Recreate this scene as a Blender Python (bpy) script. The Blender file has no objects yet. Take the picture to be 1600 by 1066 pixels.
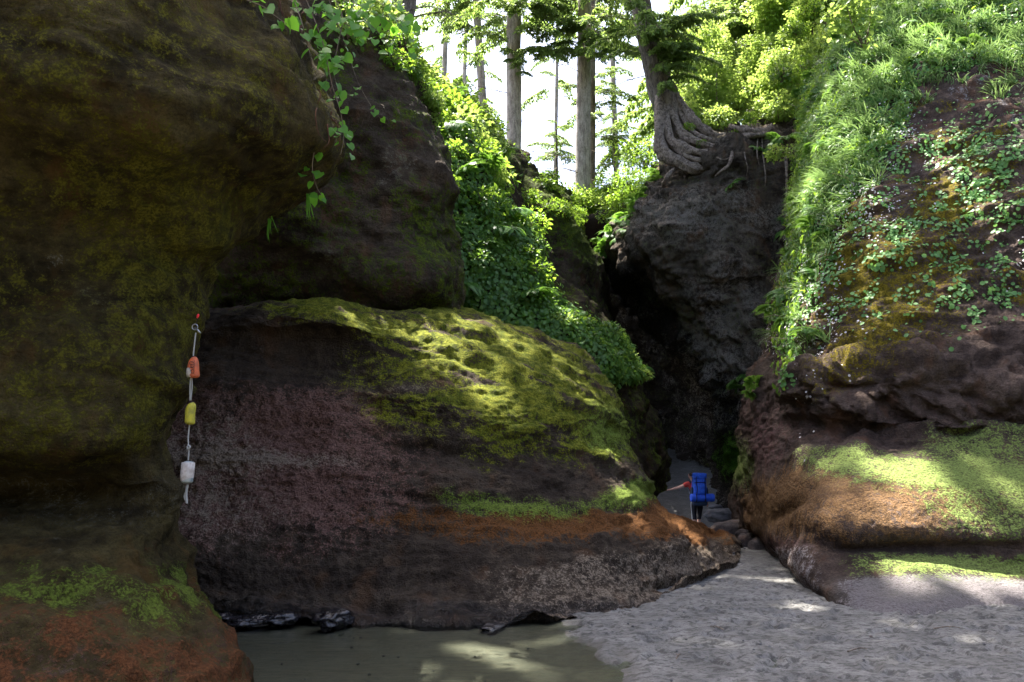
import bpy, math, random
import numpy as np
from mathutils import Vector, Matrix

# ------------------------------------------------------------------ camera, sky, sun, exposure
PITCH = math.radians(8.7); F = 1220.0; CZ = 1.6
SC = bpy.context.scene
COL = SC.collection
cam_d = bpy.data.cameras.new('camera'); cam = bpy.data.objects.new('camera', cam_d); COL.objects.link(cam)
cam.location = (0, 0, CZ); cam.rotation_euler = (math.pi/2 + PITCH, 0, 0)
cam_d.sensor_width = 36; cam_d.lens = 36*F/1600; cam_d.clip_end = 3000; cam_d.clip_start = 0.05
SC.camera = cam
SUN = np.array([-0.20, 0.26, 0.94]); SUN /= np.linalg.norm(SUN)
w = bpy.data.worlds.new('World'); SC.world = w; w.use_nodes = True
nt = w.node_tree; bg = nt.nodes['Background']
sky = nt.nodes.new('ShaderNodeTexSky'); sky.sky_type = 'NISHITA'; sky.sun_disc = False
sky.sun_elevation = math.asin(SUN[2]); sky.sun_rotation = math.atan2(SUN[0], SUN[1])
sky.air_density = .75; sky.dust_density = 5.0; sky.ozone_density = 1.0
nt.links.new(sky.outputs[0], bg.inputs[0]); bg.inputs[1].default_value = 0.105
sl = bpy.data.lights.new('sun', 'SUN'); sl.energy = 5.0; sl.angle = math.radians(0.53); sl.color = (1.0, 0.95, 0.86)
so = bpy.data.objects.new('sun', sl); COL.objects.link(so)
so.rotation_euler = Vector(SUN).to_track_quat('Z', 'Y').to_euler()
vs = SC.view_settings; vs.view_transform = 'Standard'; vs.look = 'None'; vs.gamma = 1; vs.exposure = 2.85
vs.use_curve_mapping = False
cy = SC.cycles
cy.use_denoising = True
cy.max_bounces = 5; cy.diffuse_bounces = 3; cy.glossy_bounces = 2; cy.transmission_bounces = 3
cy.transparent_max_bounces = 6; cy.caustics_reflective = False; cy.caustics_refractive = False
cy.sample_clamp_indirect = 6

rng = np.random.default_rng(7)
random.seed(7)
sT, cT = math.sin(PITCH), math.cos(PITCH)

# ------------------------------------------------------------------ coordinates
def W(px, py, d):
    x = (px-800)/F; y = (533-py)/F
    dy = cT - y*sT; dz = sT + y*cT
    k = d/dy
    return (x*k, d, CZ + dz*k)
def G(px, d, z=-.4):
    f = d*cT + (z-CZ)*sT
    return ((px-800)/F*f, d, z)
def proj(P):
    P = np.asarray(P, float); x = P[..., 0]; y = P[..., 1]; z = P[..., 2]-CZ
    f = y*cT + z*sT; u = -y*sT + z*cT
    f = np.where(np.abs(f) < .05, .05, f)
    return 800+F*x/f, 533-F*u/f

# ------------------------------------------------------------------ noise
_perm = np.random.default_rng(3).permutation(256); _perm = np.concatenate([_perm, _perm, _perm])
_g = np.random.default_rng(4).normal(size=(256, 3)); _g /= np.linalg.norm(_g, axis=1)[:, None]
def perlin(P):
    P = np.asarray(P, float); sh = P.shape[:-1]; P = P.reshape(-1, 3)
    i = np.floor(P).astype(int); f = P-i; i &= 255
    u = f*f*f*(f*(f*6-15)+10)
    out = 0
    for dx in (0, 1):
        for dy in (0, 1):
            for dz in (0, 1):
                h = _perm[_perm[_perm[i[:, 0]+dx]+i[:, 1]+dy]+i[:, 2]+dz]
                g = _g[h]
                dot = g[:, 0]*(f[:, 0]-dx)+g[:, 1]*(f[:, 1]-dy)+g[:, 2]*(f[:, 2]-dz)
                wt = (u[:, 0] if dx else 1-u[:, 0])*(u[:, 1] if dy else 1-u[:, 1])*(u[:, 2] if dz else 1-u[:, 2])
                out = out+wt*dot
    return (out*1.5).reshape(sh)
def fbm(P, o=4, lac=2.03, gain=.5):
    a = 1; s = 0; P = np.asarray(P, float)
    for k in range(o):
        s = s+a*perlin(P+17.3*k); P = P*lac; a *= gain
    return s
def ridged(P, o=4, gain=.55):
    a = 1; s = 0; P = np.asarray(P, float)
    for k in range(o):
        s = s+a*(1-2*np.abs(perlin(P+9.1*k))); P = P*2.07; a *= gain
    return s/1.5
def sstep(a, b, x):
    t = np.clip((x-a)/(b-a), 0, 1); return t*t*(3-2*t)
def blob(X, Y, cx, cy_, rx, ry, ang=0):
    a = math.radians(ang); dx = X-cx; dy = Y-cy_
    u = (dx*math.cos(a)+dy*math.sin(a))/rx; v = (-dx*math.sin(a)+dy*math.cos(a))/ry
    return np.exp(-(u*u+v*v)*.8)

# ------------------------------------------------------------------ mesh helpers
def tag(o, label=None, cat=None, group=None, kind=None):
    if label: o['label'] = label
    if cat: o['category'] = cat
    if group: o['group'] = group
    if kind: o['kind'] = kind
    return o
def empty(name, loc=(0, 0, 0)):
    o = bpy.data.objects.new(name, None); COL.objects.link(o); o.location = loc; o.empty_display_size = .1
    return o
def link(name, me, parent=None, mat=None):
    o = bpy.data.objects.new(name, me); COL.objects.link(o)
    if parent: o.parent = parent
    if mat: me.materials.append(mat)
    return o
def np_mesh(name, V, Fc, smooth=False):
    """V (n,3); Fc list of (m,k) int arrays"""
    if not isinstance(Fc, (list, tuple)): Fc = [Fc]
    me = bpy.data.meshes.new(name)
    V = np.ascontiguousarray(V, dtype=np.float32)
    me.vertices.add(len(V)); me.vertices.foreach_set('co', V.ravel())
    loops = np.concatenate([f.ravel() for f in Fc]); tot = np.concatenate([np.full(len(f), f.shape[1]) for f in Fc])
    st = np.concatenate([[0], np.cumsum(tot)[:-1]])
    me.loops.add(len(loops)); me.loops.foreach_set('vertex_index', loops.astype(np.int32))
    me.polygons.add(len(tot)); me.polygons.foreach_set('loop_start', st.astype(np.int32))
    me.polygons.foreach_set('loop_total', tot.astype(np.int32))
    if smooth: me.polygons.foreach_set('use_smooth', np.ones(len(tot), bool))
    me.update(calc_edges=True); me.validate()
    return me
def catmull(P, t):
    P = np.asarray(P, float); n = len(P)
    i = np.clip(np.floor(t).astype(int), 0, n-2); f = (t-i)
    sh = (len(t),)+(1,)*(P.ndim-1); f = f.reshape(sh)
    p0 = P[np.clip(i-1, 0, n-1)]; p1 = P[i]; p2 = P[i+1]; p3 = P[np.clip(i+2, 0, n-1)]
    return .5*((2*p1)+(-p0+p2)*f+(2*p0-5*p1+4*p2-p3)*f*f+(-p0+3*p1-3*p2+p3)*f**3)
def resample(P, n):
    P = np.asarray(P, float)
    t = np.linspace(0, len(P)-1, 400); Q = catmull(P, t)
    X, Y = proj(Q); vis = ((X > -60) & (X < 1660) & (Y > -60) & (Y < 1120)).astype(float)
    L = np.hypot(np.diff(X), np.diff(Y)); L = np.minimum(L, 40)
    wgt = np.where((vis[1:]+vis[:-1]) > 0, 1, .12)
    dP = np.linalg.norm(np.diff(Q, axis=0), axis=1)
    L = L*wgt+dP*12+.3
    s = np.concatenate([[0], np.cumsum(L)]); s /= s[-1]
    return t, s
def surf_grid(rows, nu, nv):
    rows = [np.asarray(r, float) for r in rows]
    k = len(rows[0])
    assert all(len(r) == k for r in rows), [len(r) for r in rows]
    A = np.array(rows)                      # R,K,3
    # column parameter from an average arc length
    ts, ss = [], []
    acc = 0
    for r in rows:
        t, s = resample(r, nu); acc = acc+s
    s = acc/len(rows); tu = np.interp(np.linspace(0, 1, nu), s, t)
    acc = 0
    for c in range(k):
        t, s2 = resample(A[:, c], nv); acc = acc+s2
    s2 = acc/k; tv = np.interp(np.linspace(0, 1, nv), s2, t*(1))
    B = catmull(A, tv)                      # nv,K,3
    B = np.swapaxes(B, 0, 1); Cc = catmull(B, tu)   # nu,nv,3
    return np.swapaxes(Cc, 0, 1)            # nv,nu,3
def grid_normals(P):
    du = np.gradient(P, axis=1); dv = np.gradient(P, axis=0)
    n = np.cross(du, dv); l = np.linalg.norm(n, axis=2, keepdims=True); return n/np.maximum(l, 1e-9)
def grid_faces(nv, nu):
    i = np.arange(nv*nu).reshape(nv, nu)
    return np.stack([i[:-1, :-1], i[:-1, 1:], i[1:, 1:], i[1:, :-1]], -1).reshape(-1, 4)
def rockface(name, rows, nu, nv, disp, masks, mat):
    P = surf_grid(rows, nu, nv); N = grid_normals(P)
    X, Y = proj(P)
    D = disp(P, N, X, Y)
    Q = P+N*D[..., None]
    me = np_mesh(name, Q.reshape(-1, 3), grid_faces(nv, nu), True)
    N2 = grid_normals(Q)
    m1, m2 = masks(X, Y, Q, N2, D)
    for nm, m in (('m1', m1), ('m2', m2)):
        at = me.color_attributes.new(nm, 'FLOAT_COLOR', 'POINT')
        a = np.zeros((nv*nu, 4), np.float32); a[:, 3] = 1
        for c in range(3): a[:, c] = np.clip(np.broadcast_to(m[c], X.shape), 0, 1).ravel()
        at.data.foreach_set('color', a.ravel())
    o = link(name, me, None, mat)
    return o, Q, N2, X, Y
def tube_arrays(path, rad, ns=8, rough=0, seed=0):
    path = np.asarray(path, float); n = len(path)
    T = np.gradient(path, axis=0); T /= np.linalg.norm(T, axis=1)[:, None]+1e-9
    up = np.array([0, 0, 1.]) if abs(T[0][2]) < .8 else np.array([1., 0, 0])
    A = np.cross(T, up); A /= np.linalg.norm(A, axis=1)[:, None]+1e-9
    for i in range(1, n):                   # parallel transport-ish
        a = A[i-1]-T[i]*np.dot(A[i-1], T[i]); A[i] = a/(np.linalg.norm(a)+1e-9)
    B = np.cross(T, A)
    th = np.linspace(0, 2*math.pi, ns, endpoint=False)
    r = np.broadcast_to(np.asarray(rad, float), (n,))[:, None]*np.ones((1, ns))
    V = path[:, None]+A[:, None]*np.cos(th)[None, :, None]*r[..., None]+B[:, None]*np.sin(th)[None, :, None]*r[..., None]
    if rough:
        q = np.stack([np.cos(th)[None]*3+0*r, np.sin(th)[None]*3+0*r, (np.arange(n)[:, None]*.35)+0*r], -1)+seed*5.1
        V = V+(V-path[:, None])*(rough*fbm(q, 3))[..., None]
    i = np.arange(n*ns).reshape(n, ns)
    j = np.roll(i, -1, axis=1)
    Fq = np.stack([i[:-1], j[:-1], j[1:], i[1:]], -1).reshape(-1, 4)
    c0 = n*ns; V = np.concatenate([V.reshape(-1, 3), path[:1], path[-1:]])
    F3 = np.concatenate([np.stack([j[0], i[0], np.full(ns, c0)], -1), np.stack([i[-1], j[-1], np.full(ns, c0+1)], -1)])
    return V, Fq, F3
class MB:
    def __init__(s): s.V = []; s.Q = []; s.T = []; s.n = 0
    def add(s, V, Q=None, T=None):
        if Q is not None and len(Q): s.Q.append(Q+s.n)
        if T is not None and len(T): s.T.append(T+s.n)
        s.V.append(V); s.n += len(V); return s
    def tube(s, path, rad, ns=6, **k): V, Q, T = tube_arrays(path, rad, ns, **k); return s.add(V, Q, T)
    def mesh(s, name, smooth=True):
        Fc = []
        if s.Q: Fc.append(np.concatenate(s.Q))
        if s.T: Fc.append(np.concatenate(s.T))
        return np_mesh(name, np.concatenate(s.V), Fc, smooth)
    def obj(s, name, mat, parent=None, smooth=True): return link(name, s.mesh(name, smooth), parent, mat)
def curve(pts, n): return catmull(np.array(pts, float), np.linspace(0, len(pts)-1, n))

# ------------------------------------------------------------------ leaf templates
def T_rhomb(wd=.36, bend=.08):
    V = np.array([[0, 0, 0], [.45, wd, bend], [1, 0, -.05], [.45, -wd, bend]]); return V, np.array([[0, 1, 2, 3]])
def T_fold(wd=.36, bend=.1):               # folded along the midrib, 4 triangles
    V = np.array([[0, 0, 0], [.4, wd, bend], [.8, wd*.55, bend*.6], [1.05, 0, -.12], [.8, -wd*.55, bend*.6], [.4, -wd, bend], [.5, 0, 0]])
    return V, np.array([[0, 6, 1], [1, 6, 2], [2, 6, 3], [3, 6, 4], [4, 6, 5], [5, 6, 0]])
def T_round():
    V = np.array([[0, 0, 0], [.3, .42, .06], [.8, .40, .05], [1.0, 0, -.08], [.8, -.40, .05], [.3, -.42, .06]]); return V, np.array([[0, 1, 2, 3], [0, 3, 4, 5]])
def T_heart(wd=.5):
    V = np.array([[.0, 0, 0], [-.12, .28*wd*2, .05], [.15, .5*wd*2, .08], [.6, .38*wd*2, .04], [1., 0, -.12], [.6, -.38*wd*2, .04], [.15, -.5*wd*2, .08], [-.12, -.28*wd*2, .05], [.45, 0, -.02]])
    return V, np.array([[0, 8, 1], [1, 8, 2], [2, 8, 3], [3, 8, 4], [4, 8, 5], [5, 8, 6], [6, 8, 7], [7, 8, 0]])
def T_blade():
    V = np.array([[0, .025, 0], [0, -.025, 0], [.4, .02, .0], [.4, -.02, 0], [.75, .014, -.09], [.75, -.014, -.09], [1, 0, -.26]])
    return V, (np.array([[0, 1, 3, 2], [2, 3, 5, 4]]), np.array([[4, 5, 6]]))
def place(T, pos, ax, nrm, size, wid=1.0):
    """instances of a template; ax=length direction, nrm=approx normal"""
    V, Fc = T
    ax = ax/(np.linalg.norm(ax, axis=1)[:, None]+1e-9)
    nn = nrm-ax*np.sum(nrm*ax, 1)[:, None]; nn /= np.linalg.norm(nn, axis=1)[:, None]+1e-9
    bb = np.cross(nn, ax)
    M = np.stack([ax, bb*wid, nn], 1)
    out = pos[:, None]+np.einsum('kc,ncd->nkd', V, M)*np.asarray(size).reshape(-1, 1, 1)
    k = len(V); off = np.arange(len(pos))*k
    Fl = Fc if isinstance(Fc, tuple) else (Fc,)
    return out.reshape(-1, 3), [(f[None]+off[:, None, None]).reshape(-1, f.shape[1]) for f in Fl]
def leaves(name, T, pos, ax, nrm, size, mat, parent=None):
    V, Fl = place(T, pos, ax, nrm, size)
    return link(name, np_mesh(name, V, Fl), parent, mat)
def rdir(n): v = rng.normal(size=(n, 3)); return v/np.linalg.norm(v, axis=1)[:, None]

# ------------------------------------------------------------------ materials
def new_mat(name):
    m = bpy.data.materials.new(name); m.use_nodes = True; t = m.node_tree; t.nodes.clear()
    out = t.nodes.new('ShaderNodeOutputMaterial'); return m, t, out
class NB:
    def __init__(s, t): s.t = t
    def n(s, typ, **k):
        x = s.t.nodes.new('ShaderNode'+typ)
        for a, b in k.items(): setattr(x, a, b)
        return x
    def l(s, a, b): s.t.links.new(a, b)
    def put(s, sock, v):
        if isinstance(v, (int, float, tuple, list)): sock.default_value = v
        else: s.l(v, sock)
    def math(s, op, a, b=0, c=0, clamp=False):
        x = s.n('Math', operation=op, use_clamp=clamp); s.put(x.inputs[0], a); s.put(x.inputs[1], b); s.put(x.inputs[2], c); return x.outputs[0]
    def mix(s, f, a, b, bt='MIX'):
        x = s.n('Mix', data_type='RGBA', blend_type=bt); s.put(x.inputs[0], f); s.put(x.inputs[6], a); s.put(x.inputs[7], b); return x.outputs[2]
    def noise(s, scale, detail=4, rough=.55, vec=None, dist=0):
        x = s.n('TexNoise'); x.inputs['Scale'].default_value = scale; x.inputs['Detail'].default_value = detail
        x.inputs['Roughness'].default_value = rough; x.inputs['Distortion'].default_value = dist
        if vec is not None: s.l(vec, x.inputs['Vector'])
        return x.outputs[0]
    def ramp(s, f, lo, hi, a=0., b=1.):
        x = s.n('MapRange', interpolation_type='SMOOTHSTEP'); s.put(x.inputs[0], f)
        for i, v in enumerate((lo, hi, a, b)): x.inputs[i+1].default_value = v
        return x.outputs[0]
    def mapping(s, vec, scale):
        x = s.n('Mapping'); s.l(vec, x.inputs[0]); x.inputs['Scale'].default_value = scale; return x.outputs[0]
def c4(c): return (c[0], c[1], c[2], 1)

def rock_mat(name, dark, light, fine=1.0, moss=(.10, .13, .012), moss2=(.045, .075, .01), algae=(.10, .26, .02),
             orange=(.24, .085, .022), purple=(.17, .085, .085), pale=(.30, .29, .25), bump=1.0, pit=0.):
    m, t, out = new_mat(name); b = NB(t)
    geo = b.n('NewGeometry').outputs['Position']
    a1 = b.n('Attribute', attribute_name='m1'); a2 = b.n('Attribute', attribute_name='m2')
    s1 = b.n('SeparateColor'); b.l(a1.outputs['Color'], s1.inputs[0]); s2 = b.n('SeparateColor'); b.l(a2.outputs['Color'], s2.inputs[0])
    n1 = b.noise(.9*fine, 6, .6, geo); n2 = b.noise(7*fine, 6, .65, geo); n3 = b.noise(38*fine, 4, .7, geo)
    strat = b.noise(1.6, 5, .6, b.mapping(geo, (.6, .6, 5)))
    f = b.math('ADD', b.math('MULTIPLY', n1, .45), b.math('ADD', b.math('MULTIPLY', strat, .3), b.math('MULTIPLY', n2, .35)))
    col = b.mix(b.ramp(f, .38, .72), c4(dark), c4(light))
    col = b.mix(b.ramp(n3, .35, .7, 0, .55), col, c4([x*.45 for x in dark]))
    # rusty and grey blotches
    col = b.mix(b.ramp(b.noise(2.3, 5, .6, b.mapping(geo, (1, 1, .5))), .52, .7, 0, .5), col, c4((light[0]*1.05, light[1]*.72, light[2]*.5)))
    n4 = b.noise(19*fine, 5, .7, geo)
    nmix = b.math('ADD', b.math('MULTIPLY', n2, .40), b.math('ADD', b.math('MULTIPLY', n3, .28), b.math('MULTIPLY', n4, .32)))
    def layer(col, mask, c, cdark, k=1., ns=None, nk=.9):
        nz = b.ramp(ns or nmix, .34, .66)
        v = b.math('ADD', mask, b.math('MULTIPLY', b.math('SUBTRACT', nz, .5), nk*1.25))
        fac = b.math('MULTIPLY', b.ramp(v, .22, .80), b.ramp(mask, .02, .30, 0, k))
        cc = b.mix(b.ramp(n3, .3, .68), c4(cdark), c4(c))
        return b.mix(fac, col, cc), fac
    streak = b.noise(9, 4, .6, b.mapping(geo, (1.4, 1.4, .7)))
    col, _ = layer(col, s2.outputs[0], purple, [x*.35 for x in purple], .92)
    col, _ = layer(col, s2.outputs[1], pale, [x*.4 for x in pale], .85)
    col, _ = layer(col, s1.outputs[2], orange, (orange[0]*.3, orange[1]*.33, orange[2]*.4), .93, b.math('ADD', b.math('MULTIPLY', streak, .6), b.math('MULTIPLY', n3, .4)), .7)
    mcol = b.mix(b.ramp(n2, .38, .62), c4(moss2), c4(moss))
    nz = b.ramp(nmix, .34, .66)
    v = b.math('ADD', s1.outputs[0], b.math('MULTIPLY', b.math('SUBTRACT', nz, .5), 1.15))
    mf = b.math('MULTIPLY', b.ramp(v, .25, .7), b.ramp(s1.outputs[0], .02, .25))
    mcol = b.mix(b.ramp(n3, .35, .62, .75, 0), mcol, c4([x*.35 for x in moss2]))
    col = b.mix(mf, col, mcol)
    col, af = layer(col, s1.outputs[1], algae, (algae[0]*.4, algae[1]*.35, algae[2]*.5), .96)
    wet = s2.outputs[2]
    col = b.mix(wet, col, b.mix(1., col, (.62, .58, .60, 1), 'MULTIPLY'))
    p = b.n('BsdfPrincipled'); b.l(col, p.inputs['Base Color'])
    rg = b.math('SUBTRACT', .88, b.math('MULTIPLY', wet, .66)); b.l(rg, p.inputs['Roughness'])
    b.l(b.math('ADD', .09, b.math('MULTIPLY', wet, .5)), p.inputs['Specular IOR Level'])
    # relief
    cr = b.n('TexVoronoi', feature='DISTANCE_TO_EDGE'); cr.inputs['Scale'].default_value = 2.2*fine
    dvec = b.n('VectorMath', operation='ADD'); b.l(geo, dvec.inputs[0])
    sc = b.n('VectorMath', operation='SCALE'); nn = b.n('TexNoise'); nn.inputs['Scale'].default_value = 3; b.l(nn.outputs['Color'], sc.inputs[0]); sc.inputs['Scale'].default_value = .9
    b.l(sc.outputs[0], dvec.inputs[1]); b.l(b.mapping(dvec.outputs[0], (.7, .7, 1.8)), cr.inputs['Vector'])
    crack = b.ramp(cr.outputs['Distance'], 0, .05)
    h = b.math('ADD', b.math('MULTIPLY', n2, .5), b.math('ADD', b.math('MULTIPLY', n4, .35), b.math('MULTIPLY', n3, .22+pit*.3)))
    h = b.math('ADD', h, b.math('MULTIPLY', crack, .06))
    h = b.math('ADD', h, b.math('MULTIPLY', b.noise(120*fine, 3, .7, geo), .09))
    h = b.math('ADD', h, b.math('MULTIPLY', b.math('MAXIMUM', mf, af), b.math('MULTIPLY', b.noise(70*fine, 2, .8, geo), .25)))
    bp = b.n('Bump'); bp.inputs['Strength'].default_value = .9; bp.inputs['Distance'].default_value = .09*bump
    b.l(h, bp.inputs['Height']); b.l(bp.outputs[0], p.inputs['Normal'])
    b.l(p.outputs[0], out.inputs[0]); return m

def leaf_mat(name, c1, c2, trans=.45, rough=.45, tcol=None, spec=.35):
    m, t, out = new_mat(name); b = NB(t)
    g = b.n('NewGeometry'); r = g.outputs['Random Per Island']
    nz = b.noise(1.1, 3, .6, g.outputs['Position'])
    f = b.math('ADD', b.math('MULTIPLY', r, .6), b.math('MULTIPLY', nz, .5))
    col = b.mix(b.ramp(f, .2, .9), c4(c1), c4(c2))
    p = b.n('BsdfPrincipled'); b.l(col, p.inputs['Base Color']); b.put(p.inputs['Roughness'], rough); b.put(p.inputs['Specular IOR Level'], spec)
    tr = b.n('BsdfTranslucent'); tc = tcol or tuple(min(1, x*2.2) for x in c2)
    b.l(b.mix(.5, col, c4(tc)), tr.inputs[0])
    mx = b.n('MixShader'); mx.inputs[0].default_value = trans
    b.l(p.outputs[0], mx.inputs[1]); b.l(tr.outputs[0], mx.inputs[2]); b.l(mx.outputs[0], out.inputs[0]); return m
def plain_mat(name, c, rough=.6, c2=None, scale=20, bump=0, metal=0, spec=.5):
    m, t, out = new_mat(name); b = NB(t)
    g = b.n('TexCoord').outputs['Object']
    nz = b.noise(scale, 4, .6, g)
    p = b.n('BsdfPrincipled'); b.l(b.mix(b.ramp(nz, .35, .68), c4(c), c4(c2 or [x*.7 for x in c])), p.inputs['Base Color'])
    b.put(p.inputs['Roughness'], rough); b.put(p.inputs['Metallic'], metal); b.put(p.inputs['Specular IOR Level'], spec)
    if bump:
        bp = b.n('Bump'); bp.inputs['Distance'].default_value = bump; b.l(nz, bp.inputs['Height']); b.l(bp.outputs[0], p.inputs['Normal'])
    b.l(p.outputs[0], out.inputs[0]); return m
def bark_mat(name, c1, c2, moss=.0, st=(1, 1, .22), bd=.06):
    m, t, out = new_mat(name); b = NB(t)
    g = b.n('NewGeometry').outputs['Position']
    nz = b.noise(9, 6, .65, b.mapping(g, st)); n2 = b.noise(30, 4, .7, b.mapping(g, (1, 1, .4)))
    f = b.math('ADD', b.math('MULTIPLY', nz, .6), b.math('MULTIPLY', n2, .4))
    col = b.mix(b.ramp(f, .36, .62), c4(c1), c4(c2))
    mz = b.noise(1.6, 4, .6, g)
    col = b.mix(b.ramp(mz, .62-moss*.2, .74-moss*.2, 0, .7*min(1, moss*4)), col, (.05, .07, .012, 1))
    p = b.n('BsdfPrincipled'); b.l(col, p.inputs['Base Color']); b.put(p.inputs['Roughness'], .9); b.put(p.inputs['Specular IOR Level'], .15)
    bp = b.n('Bump'); bp.inputs['Distance'].default_value = bd; b.l(f, bp.inputs['Height']); b.l(bp.outputs[0], p.inputs['Normal'])
    b.l(p.outputs[0], out.inputs[0]); return m

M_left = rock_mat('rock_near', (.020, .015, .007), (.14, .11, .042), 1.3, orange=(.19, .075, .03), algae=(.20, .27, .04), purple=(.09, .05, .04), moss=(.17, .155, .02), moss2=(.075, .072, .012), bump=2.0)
M_mid = rock_mat('rock_mossy', (.034, .025, .020), (.145, .110, .080), 1.15, moss=(.30, .31, .035), moss2=(.11, .14, .013), pit=1, algae=(.26, .37, .06), orange=(.26, .11, .035), purple=(.33, .185, .15), pale=(.42, .34, .26), bump=1.8)
M_right = rock_mat('rock_right', (.044, .031, .026), (.165, .120, .098), 1.0, moss=(.26, .20, .022), moss2=(.12, .10, .016), algae=(.29, .39, .10), orange=(.29, .165, .075), pale=(.42, .40, .40), bump=1.6)
M_far = rock_mat('rock_gorge', (.018, .013, .009), (.12, .09, .062), .7, bump=2.5, pale=(.27, .25, .20))
M_gorge = rock_mat('rock_earthy', (.026, .020, .016), (.19, .155, .12), 1.3, pale=(.40,.36,.31), purple=(.010,.008,.007), bump=3)  # purple slot is near-black here: painted shade of the cave recess
M_soil = rock_mat('soil', (.02, .015, .01), (.06, .04, .025), .8)
M_cave = rock_mat('earth_cave_shade', (.006, .005, .004), (.022, .017, .013), .8)  # darkened copy of soil, cave shade put into its colour

# ------------------------------------------------------------------ ground, water
def zground(x, y):
    z = -.46*sstep(12, 23, y)+3.66*np.power(np.clip((y-24.5)/17.5, 0, 1.6), 1.25)
    edge = .62+.16*(8-y)+.30*perlin(np.stack([0*x+3.1, y*.9, 0*x+.5*x], -1))+.07*perlin(np.stack([x*2.5, y*2.9, 0*x], -1))
    pool = sstep(.22, -.25, x-edge)*sstep(10.5, 8.5, y)
    pool = pool*(1-.95*np.exp(-(((x-.84-.05*np.sin(y*7))/.10)**2+((y-6.95)/.34)**2)**1.5))
    z = z-.075*pool
    return z, pool
def make_sand():
    ys = np.concatenate([np.linspace(-150, 3.5, 30), np.linspace(3.6, 14, 560), np.linspace(14.05, 46, 300)])
    xs = np.concatenate([np.linspace(-120, -4.3, 30), np.linspace(-4.2, 8.5, 560), np.linspace(8.6, 120, 30)])
    X, Y = np.meshgrid(xs, ys); Z, pool = zground(X, Y)
    P = np.stack([X, Y, 0*X], -1)
    far = sstep(40, 12, np.hypot(X, Y))
    foot = 0*X
    r = np.random.default_rng(5)
    for k in range(760):                    # trampled footprints
        cx = r.uniform(-.2, 6.5) if k < 640 else r.uniform(4, 7.2)
        cy_ = r.uniform(5.2, 13) if k < 640 else r.uniform(13, 40)
        if k >= 640: cx = 3+ (cy_-13)*.17+r.uniform(-1.3, 1.8)
        a = r.uniform(0, 3.14); s = r.uniform(.7, 1.25)
        sel = (np.abs(X-cx) < .4) & (np.abs(Y-cy_) < .4)
        dx = X[sel]-cx; dy = Y[sel]-cy_
        u = (dx*math.cos(a)+dy*math.sin(a))/(.11*s); v = (-dx*math.sin(a)+dy*math.cos(a))/(.048*s)
        q = u*u+v*v
        foot[sel] += (-.042*np.exp(-q*q*.6)+.009*np.exp(-(np.sqrt(q)-1.5)**2*5))*r.uniform(.5, 1.1)
    rough = fbm(P*1.1+3, 3)*.020+fbm(P*np.array([4.2, 5.5, 1])+.6*perlin(P)[..., None], 5)*.011+np.clip(fbm(P*np.array([11, 14, 1]), 3), 0, 2)*.007
    rip = np.sin((Y*1.0+.35*X+.5*perlin(P*.9))*22)*.004
    dz = (rough+foot)*(1-pool*.9)+rip*pool*.5+pool*fbm(P*1.6+8, 3)*.02
    Z = Z+dz*far
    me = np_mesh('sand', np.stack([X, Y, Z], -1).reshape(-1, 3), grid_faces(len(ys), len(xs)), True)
    at = me.color_attributes.new('m1', 'FLOAT_COLOR', 'POINT'); a = np.zeros((X.size, 4), np.float32)
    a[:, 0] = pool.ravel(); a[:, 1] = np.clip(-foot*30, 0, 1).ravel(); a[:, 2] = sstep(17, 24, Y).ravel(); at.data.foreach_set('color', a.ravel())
    m, t, out = new_mat('wet_sand'); b = NB(t); g = b.n('NewGeometry').outputs['Position']
    s = b.n('SeparateColor'); an = b.n('Attribute', attribute_name='m1'); b.l(an.outputs['Color'], s.inputs[0])
    n1 = b.noise(2.2, 6, .65, g); n2 = b.noise(60, 4, .75, g); n3 = b.noise(260, 2, .8, g); n4 = b.noise(11, 5, .7, b.mapping(g, (1, 1.5, 1)))
    col = b.mix(b.ramp(n1, .35, .65), (.155, .15, .143, 1), (.27, .262, .25, 1))
    col = b.mix(b.ramp(n4, .46, .60, 0, .85), col, (.055, .053, .048, 1))
    col = b.mix(b.ramp(n2, .42, .68, 0, .55), col, (.09, .088, .082, 1))
    col = b.mix(b.ramp(n3, .6, .8, 0, .5), col, (.36, .35, .34, 1))
    col = b.mix(b.math('MULTIPLY', s.outputs[2], .68), col, (.02, .019, .017, 1))  # cleft floor darkened: gorge shade painted into the sand
    col = b.mix(b.math('MULTIPLY', s.outputs[0], .85), col, b.mix(b.ramp(n4, .3, .7), (.095, .085, .065, 1), (.175, .15, .115, 1)))
    p = b.n('BsdfPrincipled'); b.l(col, p.inputs['Base Color'])
    b.l(b.math('SUBTRACT', .78, b.math('MULTIPLY', b.ramp(n1, .4, .7), .18)), p.inputs['Roughness']); b.put(p.inputs['Specular IOR Level'], .4)
    bp = b.n('Bump'); bp.inputs['Distance'].default_value = .045
    b.l(b.math('ADD', b.math('MULTIPLY', n2, .5), b.math('ADD', b.math('MULTIPLY', n4, .8), b.math('MULTIPLY', n3, .15))), bp.inputs['Height']); b.l(bp.outputs[0], p.inputs['Normal'])
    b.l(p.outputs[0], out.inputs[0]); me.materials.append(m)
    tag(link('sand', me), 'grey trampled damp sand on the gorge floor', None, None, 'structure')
make_sand()
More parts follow.
